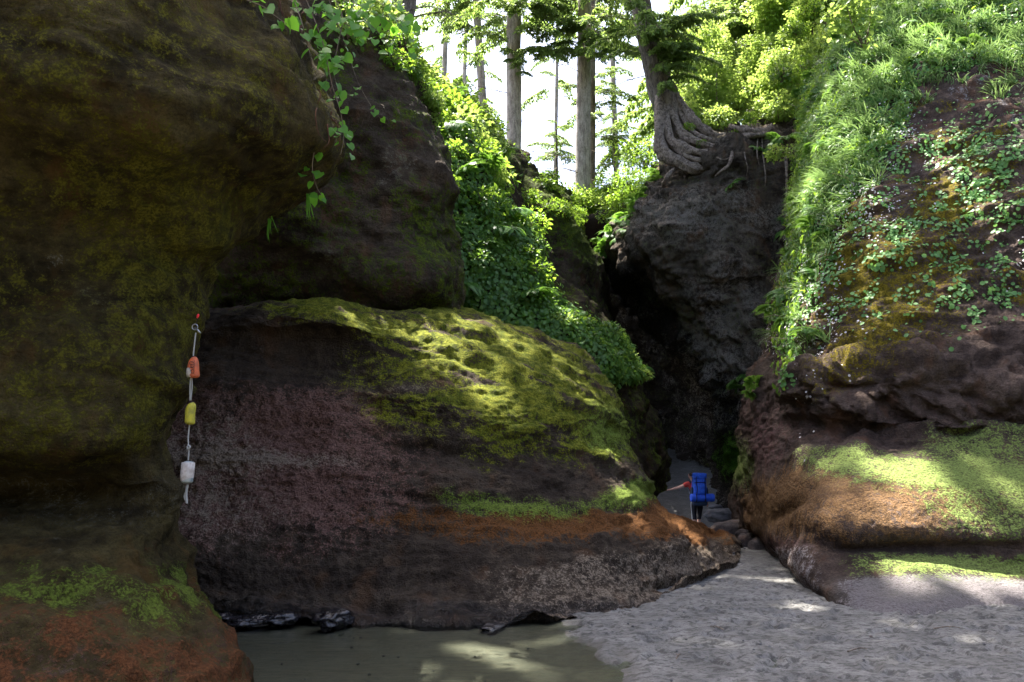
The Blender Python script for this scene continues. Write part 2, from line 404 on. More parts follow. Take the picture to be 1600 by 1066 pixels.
# unseen cliff added behind the camera to block light from that side
w_rows = [[(-26, 2, -.5), (-17, -6, -.5), (-9, -12, -.5), (-1, -15, -.5), (8, -14, -.5), (15, -9, -.5), (20, -1, -.5)],
 [(-26, 2, 4), (-17, -6, 4.5), (-9, -11.5, 4), (-1, -14.4, 4), (8, -13.5, 4), (15, -8.6, 4), (20, -1, 4)],
 [(-26, 2, 11), (-17, -6, 10), (-9, -12, 9), (-1, -15, 8.5), (8, -14.2, 9), (15, -9.4, 10), (20, -1, 11)],
 [(-27, -2, 15), (-19, -11, 14), (-10, -18, 13), (-1, -21, 12), (9, -20, 13), (18, -14, 14), (24, -4, 15)],
 [(-30, -8, 16), (-24, -18, 15), (-12, -28, 14), (-1, -32, 13), (12, -30, 14), (24, -22, 15), (30, -8, 16)]]
def make_water():
    m, t, out = new_mat('pool_water'); b = NB(t); g = b.n('NewGeometry').outputs['Position']
    gl = b.n('BsdfGlossy'); gl.inputs['Roughness'].default_value = .03
    tr = b.n('BsdfTransparent'); tr.inputs[0].default_value = (.82, .88, .80, 1)
    fr = b.n('Fresnel'); fr.inputs[0].default_value = 1.33
    bp = b.n('Bump'); bp.inputs['Distance'].default_value = .02; bp.inputs['Strength'].default_value = .35
    b.l(b.math('ADD', b.noise(5, 3, .5, b.mapping(g, (.6, 2.2, 1))), b.math('MULTIPLY', b.noise(22, 2, .5, b.mapping(g, (.5, 2, 1))), .25)), bp.inputs['Height'])
    b.l(bp.outputs[0], gl.inputs['Normal']); b.l(bp.outputs[0], fr.inputs['Normal'])
    mx = b.n('MixShader'); b.l(fr.outputs[0], mx.inputs[0]); b.l(tr.outputs[0], mx.inputs[1]); b.l(gl.outputs[0], mx.inputs[2]); b.l(mx.outputs[0], out.inputs[0])
    xs = np.linspace(-9, 2.2, 12); ys = np.linspace(1, 11, 11); X, Y = np.meshgrid(xs, ys)
    me = np_mesh('water', np.stack([X, Y, 0*X-.038], -1).reshape(-1, 3), grid_faces(11, 12)); me.materials.append(m)
    tag(link('water', me), 'shallow still stream pool over mud', None, None, 'structure')
make_water()

# ------------------------------------------------------------------ the rock walls
def strat_disp(P, amp_big=.16, amp_str=.08, amp_f=.02, sz=3.5, big=.6):
    wv = P+.25*np.stack([perlin(P*.7+4), perlin(P*.7+9), perlin(P*.7+14)], -1)
    return amp_big*fbm(P*big+2, 4)+amp_str*ridged(wv*np.array([.55, .55, sz]), 3)+amp_f*fbm(P*7, 3)
def ledges(P, k=1.0, tilt=(.10, .0), seed=0, sharp=.8):
    h = P[..., 2]*k+P[..., 0]*tilt[0]*k+P[..., 1]*tilt[1]*k+.55*fbm(P*np.array([.55, .55, .9])+seed, 3)+.10*fbm(P*3+seed, 2)
    f = h-np.floor(h); prof = np.where(f < sharp, f/sharp, (1-f)/(1-sharp)); prof = prof*prof*(3-2*prof)
    m = sstep(-.35, .35, fbm(P*np.array([.8, .8, 1.6])+seed+33, 3))
    return prof*m
c_rows = [
 [G(20,8.8,-.6),G(330,8.7,-.6),G(500,8.6,-.6),G(620,8.6,-.6),G(800,8.6,-.6),G(930,8.95,-.6),G(1050,10.2,-.6),G(1126,11.4,-.6),G(1163,14,-.6),G(1150,17,-.6),G(1080,21,-.6)],
 [G(20,8.65,-.12),G(330,8.6,-.12),G(500,8.5,-.12),G(620,8.45,-.12),G(800,8.45,-.12),G(930,8.8,-.12),G(1050,10.0,-.12),G(1126,11.25,-.12),G(1163,13.8,-.12),G(1150,17,-.2),G(1080,21,-.2)],
 [W(20,940,8.45),W(330,950,8.4),W(500,960,8.3),W(620,966,8.25),W(800,966,8.25),W(930,958,8.6),W(1050,920,9.9),W(1126,900,11.1),W(1160,868,13),W(1145,835,16),W(1075,808,20)],
 [W(20,850,8.6),W(270,850,8.7),W(400,855,8.9),W(600,865,8.9),W(790,872,8.9),W(930,862,9.4),W(1045,840,10.6),W(1098,832,12.2),W(1116,844,14.0),W(1105,840,16.5),W(1050,800,20)],
 [W(20,770,9.0),W(270,765,9.2),W(400,775,9.35),W(600,795,9.35),W(790,792,9.6),W(930,785,10.3),W(1000,770,11.3),W(1032,790,12.6),W(1040,802,14.2),W(1035,802,17),W(1000,770,20)],
 [W(20,680,9.5),W(280,680,9.55),W(400,690,9.6),W(600,705,9.68),W(750,715,9.9),W(870,715,10.55),W(950,705,11.4),W(985,700,12.6),W(992,700,14.4),W(985,695,17),W(950,690,20)],
 [W(20,600,9.9),W(300,590,10),W(400,590,10.1),W(500,600,10.2),W(640,615,10.02),W(760,640,10.2),W(870,650,10.9),W(940,645,11.9),W(978,648,13.5),W(970,640,17),W(930,640,20)],
 [W(20,540,10.2),W(320,530,10.4),W(420,528,10.42),W(500,535,10.55),W(600,550,10.5),W(720,560,10.8),W(830,570,11.5),W(910,580,12.5),W(952,592,14),W(945,590,17),W(920,590,20)],
 [W(20,500,10.6),W(330,500,10.6),W(420,492,10.4),W(520,496,10.4),W(620,510,10.9),W(720,520,11.5),W(810,532,12.3),W(880,540,13.2),W(920,553,14.5),W(925,560,17),W(900,560,20)],
 [W(20,470,11.5),W(340,475,11.5),W(430,460,11.6),W(520,462,11.8),W(605,482,12.3),W(690,468,13),W(750,482,13.3),W(800,500,13.6),W(845,508,14.2),W(885,530,16),W(870,545,19)],
 [W(20,480,15),W(340,480,15),W(450,470,15),W(520,470,15),W(600,490,15),W(700,480,16),W(750,495,16.3),W(800,512,17),W(840,525,17.5),W(870,545,18.5),W(860,555,20)]]
def c_disp(P, N, X, Y):
    d = strat_disp(P, .13, .055, .014, 3.0, .7)-.17
    d += (.10*ledges(P, 1.1, (.16, .1), 3, .25)+.035*ledges(P*np.array([.55, .55, 1]), 3.2, (.3, .05), 9, .3))*sstep(900, 830, Y)*(.35+.65*sstep(540, 700, X))
    d -= .20*blob(X, Y, 510, 560, 90, 34, 6)
    d -= .10*blob(X, Y, 560, 690, 260, 30, 4)
    # eroded notches along the foot
    ft = sstep(905, 950, Y)
    d += ft*(.07*fbm(P*np.array([1.7, 1.7, 2.6])+7, 5)+.04*ridged(P*np.array([3, 3, 4.5])+2, 3))+.10*ft
    d -= .18*blob(X, Y, 590, 948, 34, 16)+.22*blob(X, Y, 830, 962, 60, 12)+.2*blob(X, Y, 1085, 912, 35, 12)
    d += .030*fbm(P*np.array([5, 5, 9])+3, 3)+.016*ridged(P*np.array([9, 9, 14])+3, 2)*sstep(560, 640, Y)
    d += .05*fbm(P*3.3, 3)*sstep(1000, 840, X)*sstep(640, 760, Y)*.5
    d += .05*np.abs(fbm(P*8+3, 3))*sstep(760, 450, X)*sstep(560, 640, Y)
    return d
def c_masks(X, Y, P, N, D):
    n = fbm(P*1.3+3, 4); nn = fbm(P*4+9, 3)
    up = sstep(-.15, .45, N[..., 2])
    # moss on the back
    Yb = Y-(.10*(X-700))
    moss = sstep(490, 680, X+n*70+.9*(600-Y))*sstep(715, 655, Yb+n*28)*(.55+.6*up)
    moss += blob(X, Y, 540, 478, 150, 16, 4)*.75
    moss *= 1-.85*blob(X, Y, 640, 590, 110, 14, -4)-.6*blob(X, Y, 745, 535, 30, 12, 20)-.55*blob(X, Y, 870, 515, 45, 18, 20)
    moss = moss*(1-.75*sstep(.02, .4, fbm(P*np.array([.8, .8, 4.5])+np.stack([0*n, 0*n, P[..., 0]*1.2], -1)+40, 4)))
    moss = np.clip(moss, 0, 1)*(1-.7*blob(X, Y, 500, 560, 130, 45))
    # tidal belt of bright algae
    yl = 780-8*np.sin(X*.013)-12*sstep(900, 1020, X)
    alg = np.exp(-((Y-yl+n*10)/14)**2)*sstep(640, 760, X)*(.85-.5*blob(X, Y, 905, 770, 26, 30))
    alg += .75*blob(X, Y, 960, 670, 42, 34, 40)+.5*blob(X, Y, 1000, 765, 28, 18, -20)
    org = sstep(785, 800, Y+n*8)*sstep(850, 812, Y+n*12)*sstep(560, 860, X)*1.1
    org += blob(X, Y, 1050, 800, 60, 16, 26)*.9+.4*blob(X, Y, 620, 800, 80, 20)
    pur = sstep(700, 430, X+n*90)*sstep(575, 650, Y+n*20)*sstep(905, 800, Y)*(.62+.75*n+.25*fbm(P*np.array([1, 1, 4])+11, 4))  # pink rock, made lighter to paint in light from the left
    pur += .35*sstep(800, 560, X)*sstep(560, 620, Y)*sstep(840, 780, Y)
    pale = .6*blob(X, Y, 310, 700, 90, 70)+.6*blob(X, Y, 420, 712, 150, 14)+.35*blob(X, Y, 330, 800, 130, 40)+.25*blob(X, Y, 1090, 850, 60, 40)+.42*sstep(835, 880, Y+n*20)*sstep(640, 900, X)+.35*blob(X, Y, 650, 590, 90, 14)  # left blobs add to that painted light, the rest is paler rock
    wet = sstep(925, 960, Y+n*8)*.95*sstep(1100, 900, X)+.25*blob(X, Y, 360, 590, 80, 40)
    return (moss, alg, org), (pur, pale, wet)
c_obj, cQ, cN, cX, cY = rockface('mossy_rock', c_rows, 620, 420, c_disp, c_masks, M_mid)
tag(c_obj, 'huge rounded sandstone outcrop with moss on its back and a rusty tide belt', 'rock')

l_rows = [
 [G(-1500,3.2),G(-500,4.7),G(-200,4.9),G(100,4.9),G(300,5.2),G(420,5.9),G(400,7.2),G(330,9),G(250,12)],
 [W(-1500,1060,3.6),W(-500,1060,4.7),W(-200,1060,4.75),W(100,1060,4.8),W(280,1055,5.15),W(362,1045,5.7),W(350,1010,7),W(340,980,8.6),W(270,950,11)],
 [W(-1500,920,4),W(-500,920,5.0),W(-200,920,5.2),W(0,915,5.35),W(150,915,5.55),W(238,912,5.85),W(280,908,6.6),W(276,905,8),W(240,900,11)],
 [W(-1500,830,4.2),W(-500,830,5.2),W(-200,830,5.6),W(0,830,5.85),W(130,830,6.0),W(220,825,6.3),W(261,820,7),W(255,820,8.5),W(200,820,11)],
 [W(-1500,760,4.4),W(-500,760,5.4),W(-200,760,6.1),W(0,765,6.6),W(130,755,6.7),W(215,755,6.6),W(263,755,7.2),W(255,750,8.6),W(200,750,11)],
 [W(-1500,690,4.2),W(-500,690,5.1),W(-200,690,5.5),W(0,700,5.85),W(130,695,5.95),W(210,690,6.3),W(266,690,7),W(258,690,8.5),W(200,690,11)],
 [W(-1500,600,4.2),W(-500,600,5.0),W(-200,600,5.4),W(0,600,5.75),W(130,600,6.0),W(230,600,6.4),W(287,600,7),W(285,600,8.5),W(230,600,11)],
 [W(-1500,500,4.2),W(-500,500,5.1),W(-200,500,5.5),W(0,500,5.9),W(130,490,6.2),W(230,495,6.5),W(304,500,7.1),W(300,500,8.5),W(250,500,11)],
 [W(-1500,400,4.2),W(-500,400,5.1),W(-200,400,5.6),W(0,400,6.05),W(130,400,6.35),W(240,410,6.7),W(322,420,7.4),W(320,410,9),W(260,400,12)],
 [W(-1500,320,4.0),W(-500,320,5.0),W(-200,320,5.5),W(0,320,5.9),W(150,325,6.2),W(270,335,6.5),W(370,358,7.3),W(380,340,9),W(320,330,12)],
 [W(-1500,250,3.9),W(-500,240,4.8),W(-200,240,5.2),W(0,235,5.6),W(150,245,5.85),W(310,265,6.25),W(485,292,7.6),W(470,285,9.5),W(400,250,12)],
 [W(-1500,170,3.8),W(-500,170,4.6),W(-200,170,5),W(0,170,5.35),W(150,180,5.5),W(310,190,5.8),W(518,214,7.1),W(520,208,9),W(420,200,12)],
 [W(-1500,80,3.8),W(-500,80,4.6),W(-200,80,4.9),W(0,80,5.2),W(150,90,5.35),W(310,100,5.8),W(478,128,7.1),W(480,118,9),W(420,100,12)],
 [W(-1500,-20,3.8),W(-500,-20,4.6),W(-200,-20,4.9),W(0,-20,5.2),W(150,-10,5.4),W(300,0,6),W(432,10,7.3),W(450,0,9),W(400,0,12)],
 [W(-1500,-200,4.2),W(-500,-200,5),W(-200,-200,5.4),W(0,-200,5.8),W(150,-200,6.2),W(300,-190,6.9),W(392,-180,7.8),W(420,-170,9.4),W(400,-150,12)],
 [G(-1500,7,7.6),G(-500,8,7.8),G(-200,9,8),G(0,9.5,8.2),G(150,10,8.2),G(300,10.5,8.2),G(380,11,8.2),G(400,12,8.2),G(380,14,8.2)]]
def l_disp(P, N, X, Y):
    d = strat_disp(P, .13, .05, .012, 2.2, .9)-.085
    d += .05*ridged(P*np.array([1.2, 1.2, .6])+3, 3)+.09*ledges(P, 1.1, (.2, .1), 21, .75)
    d += .03*fbm(P*np.array([3.5, 3.5, 4])+1, 4)*sstep(700, 860, Y)+.03*ledges(P, 3.1, (-.9, .2), 51, .8)*sstep(800, 880, Y)
    d += .04*ridged(P*np.array([5, 5, 1.2])+1, 3)*sstep(300, 420, X)*sstep(260, 120, Y)
    return d
def l_masks(X, Y, P, N, D):
    n = fbm(P*1.5+3, 4)
    z = P[..., 2]
    moss = .30+.45*n+.5*blob(X, Y, 250, 420, 90, 120, 0)+.25*blob(X, Y, 60, 600, 90, 110)+.25*blob(X, Y, 200, 250, 160, 90, 30)
    moss *= sstep(760, 690, Y)
    yl = 925+.10*(X-150)+n*26
    alg = np.exp(-((Y-yl+14*np.sin(X*.05))/34)**2)*.62+.55*blob(X, Y, 262, 910, 22, 42, -28)+.35*blob(X, Y, 290, 985, 8, 26, -25)+.4*blob(X, Y, 70, 940, 40, 30)
    alg *= sstep(-.5, .25, fbm(P*2.6+30, 3)+.2)
    org = sstep(880, 1000, Y+n*75)*.8+.25*blob(X, Y, 240, 860, 30, 30)
    pur = .3*sstep(800, 1000, Y)+.2*blob(X, Y, 330, 1040, 60, 40)
    pale = .28*blob(X, Y, 180, 480, 140, 40, 20)+.12*sstep(.25, .5, fbm(P*2.2+60, 3))+.18*sstep(850, 780, Y)*sstep(700, 790, Y)
    org = org*(.30+.8*sstep(-.45, .45, fbm(P*np.array([2.3, 2.3, 3.5])+70, 5)))-.0*X; alg = np.clip(alg*(.55+.7*fbm(P*3.1+44, 4)+.3), 0, .9)
    return (moss, alg, org), (pur, pale, .1*sstep(820, 760, Y)*sstep(700, 740, Y))
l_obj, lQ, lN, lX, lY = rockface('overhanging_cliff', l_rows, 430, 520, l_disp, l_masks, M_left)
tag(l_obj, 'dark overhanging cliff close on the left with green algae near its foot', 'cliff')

b_rows = [
 [W(40,560,14),W(400,540,14),W(550,520,14),W(680,500,14.3),W(716,500,16),W(705,500,19),W(650,500,22)],
 [W(40,430,13.5),W(400,430,13.2),W(520,430,13),W(640,440,13.1),W(707,440,14.3),W(700,440,17),W(660,440,21)],
 [W(40,350,13),W(400,350,12.6),W(520,360,12.8),W(620,365,13.2),W(692,372,14.2),W(692,360,17),W(650,360,21)],
 [W(40,250,12.6),W(400,260,12.6),W(520,280,13),W(610,285,13.2),W(694,285,14),W(690,275,17),W(650,270,21)],
 [W(40,150,12.5),W(400,170,12.5),W(500,190,12.8),W(590,200,13.3),W(662,200,14.2),W(665,195,17),W(640,200,21)],
 [W(40,60,12.5),W(400,80,12.5),W(480,100,12.8),W(560,120,13.4),W(632,125,14.5),W(640,120,17),W(620,120,21)],
 [W(40,-60,12.8),W(400,-20,13),W(480,0,13.2),W(560,30,14),W(612,62,15.5),W(622,80,18),W(610,90,21)],
 [W(40,-140,17),W(400,-80,17),W(480,-40,17),W(560,10,17),W(600,40,18.5),W(612,70,21),W(600,90,24)]]
def b_disp(P, N, X, Y):
    return strat_disp(P, .25, .07, .02, 1.4, .45)+.14*ledges(P, .6, (.1, 0), 25, .3)+.10*ledges(P, .8, (1.1, .2), 75, .4)+.03*fbm(P*4, 4)
def b_masks(X, Y, P, N, D):
    n = fbm(P*1.1+3, 4)
    moss = .25+.35*n+.5*blob(X, Y, 670, 370, 30, 70, -20)
    pale = .35*sstep(.1, .5, n)+.3*blob(X, Y, 520, 400, 40, 30)+.3*blob(X, Y, 620, 260, 40, 50)
    return (moss, 0*X, .25*blob(X, Y, 620, 210, 20, 40)), (.1+0*X, pale, 0*X)
b_obj, bQ, bN, bX, bY = rockface('rock_column', b_rows, 260, 260, b_disp, b_masks, M_far)
tag(b_obj, 'dark smooth rock column behind the hanging vines, shrubs along its top', 'rock')

s_rows = [
 [W(620,720,17),W(760,740,17),W(880,760,17.5),W(990,790,19),W(1030,770,22),W(1036,700,28)],
 [W(620,600,17),W(760,620,17),W(880,650,17.5),W(975,665,18.7),W(1010,672,21),W(1016,650,26)],
 [W(640,490,17),W(760,505,17.5),W(880,545,18),W(955,580,18.8),W(978,595,20.5),W(980,590,26)],
 [W(660,400,17.5),W(760,425,18),W(850,455,18.6),W(912,495,19.4),W(940,515,21.5),W(940,510,27)],
 [W(670,320,18.2),W(740,335,18.6),W(795,375,19.2),W(845,415,20),W(870,435,22),W(880,430,27)],
 [W(660,230,19),W(720,255,19.4),W(765,290,20),W(805,335,21),W(828,355,23),W(850,350,28)],
 [W(640,165,20),W(695,185,20.5),W(740,225,21),W(775,255,22),W(800,275,24),W(830,300,29)],
 [W(620,120,21.5),W(670,150,22),W(712,185,22.5),W(745,212,23.5),W(780,235,25),W(820,255,30)],
 [W(600,110,28),W(680,160,29),W(720,190,30),W(760,215,31),W(800,235,33),W(830,250,36)]]
s_obj, sQ, sN, sX, sY = rockface('slope', s_rows, 220, 260, lambda P, N, X, Y: strat_disp(P, .45, .1, .05, 1.2, .5),
    lambda X, Y, P, N, D: ((.3+.3*fbm(P, 3), 0*X, 0*X), (0*X, 0*X, 0*X)), M_soil)
tag(s_obj, 'steep earth bank under the shrubs between rock column and cleft', None, None, 'structure')

r_rows = [
 [W(740,600,24),W(850,600,24),W(940,600,25),W(960,580,28),W(960,560,33)],
 [W(760,460,24),W(840,450,23.5),W(900,450,24),W(932,440,26),W(935,430,31)],
 [W(760,385,24.5),W(820,372,23.6),W(880,372,24),W(908,388,26),W(912,380,31)],
 [W(740,305,25),W(800,312,24),W(850,318,24.2),W(886,335,26),W(892,330,31)],
 [W(740,245,26),W(790,270,25.5),W(840,292,26),W(872,312,27.2),W(888,312,31)],
 [W(740,225,30),W(800,250,30),W(840,270,31),W(880,295,32.5),W(893,305,36)]]
r_obj, rQ, rN, rX, rY = rockface('rock_spur', r_rows, 160, 200, lambda P, N, X, Y: strat_disp(P, .4, .12, .05, 1.0, .5),
    lambda X, Y, P, N, D: ((.15+.9*blob(X, Y, 890, 350, 22, 60, -30)+.6*sstep(.2, .7, N[..., 2]), 0*X, .1+0*X), (0*X, .15+.2*fbm(P, 3), 0*X)), M_far)
tag(r_obj, 'dark rock spur with a mossy crest above the cleft', 'rock')

k_rows = [
 [W(985,720,40),W(1050,720,38),W(1112,720,32),W(1145,790,26),W(1175,830,22),W(1230,840,20),W(1330,840,20)],
 [W(1000,640,39),W(1070,645,36),W(1116,655,28.5),W(1143,665,25.4),W(1175,650,23.5),W(1240,650,22),W(1330,650,22)],
 [W(985,560,38),W(1050,565,35),W(1088,575,28),W(1125,580,25.2),W(1190,580,23.8),W(1250,580,23),W(1330,580,23)],
 [W(968,490,35),W(1012,497,32),W(1048,500,27),W(1095,500,24.9),W(1170,500,23.9),W(1260,500,23),W(1330,500,23)],
 [W(955,415,31),W(985,420,27.5),W(1030,420,25),W(1110,420,24.1),W(1205,420,23.8),W(1265,420,23),W(1330,420,23)],
 [W(972,360,29),W(996,355,26.2),W(1045,350,24.5),W(1120,350,24),W(1200,350,23.8),W(1265,350,23.4),W(1330,350,23.4)],
 [W(1008,305,29),W(1028,298,26),W(1070,290,24.6),W(1130,290,24.1),W(1200,285,24),W(1270,280,23.7),W(1330,280,23.7)],
 [W(1020,268,29),W(1045,250,26.8),W(1090,240,25),W(1140,228,24.3),W(1200,222,24.3),W(1270,215,24.3),W(1330,205,24.3)],
 [W(1015,262,35),W(1060,245,32),W(1100,230,30),W(1150,212,29),W(1200,196,28.5),W(1270,175,28.5),W(1330,150,28.5)]]
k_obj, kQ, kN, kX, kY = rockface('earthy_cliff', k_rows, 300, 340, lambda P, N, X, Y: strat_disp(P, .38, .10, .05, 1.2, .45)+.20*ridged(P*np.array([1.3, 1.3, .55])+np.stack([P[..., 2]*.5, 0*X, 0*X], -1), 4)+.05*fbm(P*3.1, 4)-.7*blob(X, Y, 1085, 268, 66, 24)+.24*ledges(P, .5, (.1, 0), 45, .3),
    lambda X, Y, P, N, D: ((.12+.15*fbm(P*.8, 3)+.5*blob(X, Y, 1160, 705, 18, 26), .9*blob(X, Y, 1158, 715, 14, 30), .1*sstep(600, 700, Y)),
                           (sstep(-10, 30, (Y-385)-1.25*(X-985)+30*fbm(P*.7+9, 3))*sstep(380, 430, Y)*1.3, .5*blob(X, Y, 1080, 345, 110, 32)+.45*blob(X, Y, 1145, 530, 50, 100)+.15+.2*fbm(P*1.2, 3), 0*X)), M_gorge)  # first mask blackens below the diagonal, cave shade painted on
tag(k_obj, 'earthy cliff of the inner gorge with tree roots along its rim', 'cliff')

R_rows = [
 [G(1140,22),G(1180,17),G(1225,13.2),G(1285,9.9),G(1400,8.9),G(1600,8.7),G(1900,8.2),G(2600,6)],
 [G(1142,22,-.1),G(1182,17,-.05),G(1222,13,-.03),G(1282,9.7,-.02),G(1400,8.65,-.02),G(1600,9.1,-.02),G(1900,8.6,0),G(2600,6,.0)],
 [W(1145,780,22),W(1172,820,16.5),W(1210,850,12.6),W(1268,900,9.9),W(1400,905,9.4),W(1600,895,9.8),W(1900,880,9.1),W(2600,940,6.4)],
 [W(1147,750,22),W(1170,785,16.5),W(1215,815,12.4),W(1285,858,10.2),W(1400,862,9.98),W(1600,868,9.9),W(1900,850,9.5),W(2600,880,6.6)],
 [W(1150,725,22),W(1170,750,16),W(1222,775,12),W(1295,812,10.1),W(1400,820,9.9),W(1600,825,9.9),W(1900,800,9.1),W(2600,800,6.4)],
 [W(1160,690,22),W(1172,700,16.2),W(1228,715,12.5),W(1310,738,10.8),W(1420,740,10.5),W(1600,745,10.4),W(1900,740,9.8),W(2600,740,6.8)],
 [W(1165,650,22),W(1178,650,16.4),W(1228,655,13.3),W(1305,668,12.1),W(1420,675,11.7),W(1600,682,11.4),W(1900,680,10.6),W(2600,680,7)],
 [W(1175,600,22),W(1190,595,16.4),W(1226,592,13.3),W(1290,592,12.1),W(1400,590,11.5),W(1600,605,11.4),W(1900,600,10.7),W(2600,600,7)],
 [W(1195,555,22),W(1212,552,17),W(1250,550,14),W(1320,540,12.9),W(1410,520,12.4),W(1600,520,12),W(1900,520,11),W(2600,520,7.2)],
 [W(1225,440,22),W(1240,430,17.6),W(1282,420,14.8),W(1350,410,13.6),W(1450,400,13.1),W(1600,400,12.6),W(1900,400,11.5),W(2600,400,7.4)],
 [W(1250,310,22.5),W(1264,300,18.3),W(1305,290,15.8),W(1370,280,14.6),W(1480,270,14),W(1600,260,13.5),W(1900,250,12),W(2600,200,7.6)],
 [W(1262,200,23),W(1280,190,19.6),W(1325,170,17.2),W(1400,150,16.2),W(1500,140,15.5),W(1600,130,15),W(1900,100,13),W(2600,0,8)],
 [W(1275,120,24.5),W(1302,90,21.5),W(1350,60,19.6),W(1430,30,18.6),W(1520,10,18),W(1620,-5,17.5),W(1900,-60,15),W(2600,-300,9)],
 [W(1300,60,28),W(1340,20,25),W(1400,-30,23.5),W(1480,-60,22.5),W(1560,-80,22),W(1650,-100,21),W(1900,-160,18),W(2600,-500,11)],
 [W(1310,40,36),W(1360,0,34),W(1430,-40,33),W(1500,-70,33),W(1600,-100,33),W(1700,-130,32),W(2000,-200,30),W(2600,-500,26)]]
def R_disp(P, N, X, Y):
    d0 = (.16*ledges(P, .9, (-.25, .1), 5, .3)+.05*ledges(P, 3.5, (-.3, .1), 15, .3))*sstep(1180, 1290, X)
    rot = P@np.array([[.94, 0, .34], [0, 1, 0], [-.34, 0, .94]])
    d = strat_disp(P, .20, .03, .015, 2.2, .55)
    low = sstep(690, 740, Y)
    rr = ridged(rot*np.array([.6, .6, 2.4]), 5, .62)
    d = d*(1-.8*low)+.045*rr*(1-low*.9)+d0*(1-low*.85)
    rough = blob(X, Y, 1290, 610, 140, 60, 0)+blob(X, Y, 1450, 610, 200, 60)
    blk = np.clip(fbm(rot*np.array([1.6, 1.6, 3.6])+40, 4)*2.5, -1, 1)
    d += rough*.13*blk*sstep(1190, 1290, X)+.035*fbm(rot*np.array([4, 4, 8]), 4)*(1-low*.6)+.02*ridged(rot*np.array([8, 8, 16]), 2)*(1-low*.6)
    d -= .05*np.exp(-((Y-857+.02*(X-1400))/9)**2)*sstep(1270, 1330, X)
    d -= .10*blob(X, Y, 1245, 782, 45, 8, -42)
    d *= 1-.75*sstep(872, 900, Y)
    d += .16*fbm(P*np.array([1.2, .8, 1.5])+80, 4)*sstep(1195, 1165, X)
    d += .05*low*np.sin(X*.09+perlin(P*2)*3)*blob(X, Y, 1240, 870, 50, 60)
    return d
def R_masks(X, Y, P, N, D):
    n = fbm(P*1.1+5, 4)
    alg = np.exp(-((Y-735-.05*(X-1400)+n*14)/26)**2)*sstep(1210, 1320, X)*.9
    alg += sstep(1380, 1540, X+n*60)*sstep(720, 760, Y)*sstep(860, 820, Y)*.62
    alg += np.exp(-((Y-882-.02*(X-1500)+n*6)/15)**2)*sstep(1280, 1460, X)*.8+.25*sstep(1290, 1360, X)*sstep(860, 880, Y)*sstep(925, 900, Y)
    alg += .9*blob(X, Y, 1156, 725, 18, 34)+.45*blob(X, Y, 1560, 700, 60, 30)+.35*blob(X, Y, 1490, 690, 40, 24)
    org = sstep(715, 775, Y+n*22)*sstep(868, 805, Y+n*14)*(.80+.25*n-.35*sstep(1420, 1560, X))*sstep(1150, 1175, X)
    moss = blob(X, Y, 1390, 470, 110, 80, -20)*.55+.45*blob(X, Y, 1340, 560, 80, 24, -35)+.42*sstep(0, .5, n)*sstep(560, 500, Y)+.3*blob(X, Y, 1420, 370, 160, 60, -20)
    pur = .35*blob(X, Y, 1190, 700, 30, 60)+.5*sstep(830, 850, Y)*sstep(1300, 1240, X)+.25*sstep(560, 640, Y)*sstep(740, 700, Y)*.6
    pale = .28*sstep(.1, .5, fbm(P*2.1+30, 3))*sstep(560, 420, Y)+.95*sstep(890, 912, Y+n*8)*sstep(1290, 1350, X)+.45*sstep(840, 870, Y)*sstep(1310, 1240, X)+.15*blob(X, Y, 1280, 610, 80, 30)
    wet = sstep(890, 915, Y+n*10-.03*(X-1400))*.9*sstep(1270, 1330, X)
    return (moss, alg, org), (pur, pale, wet)
R_obj, RQ, RN, RX, RY = rockface('right_cliff', R_rows, 560, 620, R_disp, R_masks, M_right)
R_obj.name = 'fern_cliff'; tag(R_obj, 'tall cliff on the right draped with grass and small leafy plants', 'cliff')

h_rows = [
 [G(200,34,1),G(500,37,1),G(760,40,1),G(860,42,1),G(960,43,1),G(1030,43,1),G(1120,40,1),G(1220,36,1),G(1350,34,1),G(1800,32,1)],
 [G(200,33,10),G(500,34,10),G(760,36,9),G(860,43,9),G(960,44,9),G(1030,44,9),G(1120,38,10),G(1220,33,10),G(1350,33,12),G(1800,32,12)],
 [G(200,33,12),G(500,34,12),G(760,34,11),G(860,36,10.6),G(960,36,10.7),G(1030,36,10.9),G(1120,35,12),G(1220,33,13),G(1350,33,15),G(1800,32,16)],
 [G(200,34,16.5),G(500,34,16),G(760,33,12.6),G(860,32.5,12.0),G(960,32.5,12.1),G(1030,33,12.6),G(1120,34,15),G(1220,32.5,16.4),G(1350,32,18.6),G(1800,32,22)],
 [G(200,39,17),G(500,39,16.6),G(760,39,14.4),G(860,40,14),G(960,40,14.2),G(1030,40,14.6),G(1120,40,16.8),G(1220,39,19.5),G(1350,38,22),G(1800,38,25)],
 [G(200,52,17),G(500,52,16.6),G(760,52,15.5),G(860,52,15),G(960,52,15),G(1030,52,15.5),G(1120,52,18),G(1220,52,21),G(1350,52,24),G(1800,52,27)],
 [G(200,80,10),G(500,80,10),G(760,80,10),G(860,80,10),G(960,80,10),G(1030,80,10),G(1120,80,10),G(1220,80,12),G(1350,80,12),G(1800,80,12)],
 [G(-400,300,-1),G(400,300,-1),G(760,300,-1),G(860,300,-1),G(960,300,-1),G(1030,300,-1),G(1120,300,-1),G(1220,300,-1),G(1500,300,-1),G(2600,300,-1)]]
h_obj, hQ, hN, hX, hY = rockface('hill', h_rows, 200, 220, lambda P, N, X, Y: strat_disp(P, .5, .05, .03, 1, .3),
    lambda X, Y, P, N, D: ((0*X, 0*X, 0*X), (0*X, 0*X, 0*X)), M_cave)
tag(h_obj, 'forest floor on the plateau above the gorge', None, None, 'structure')

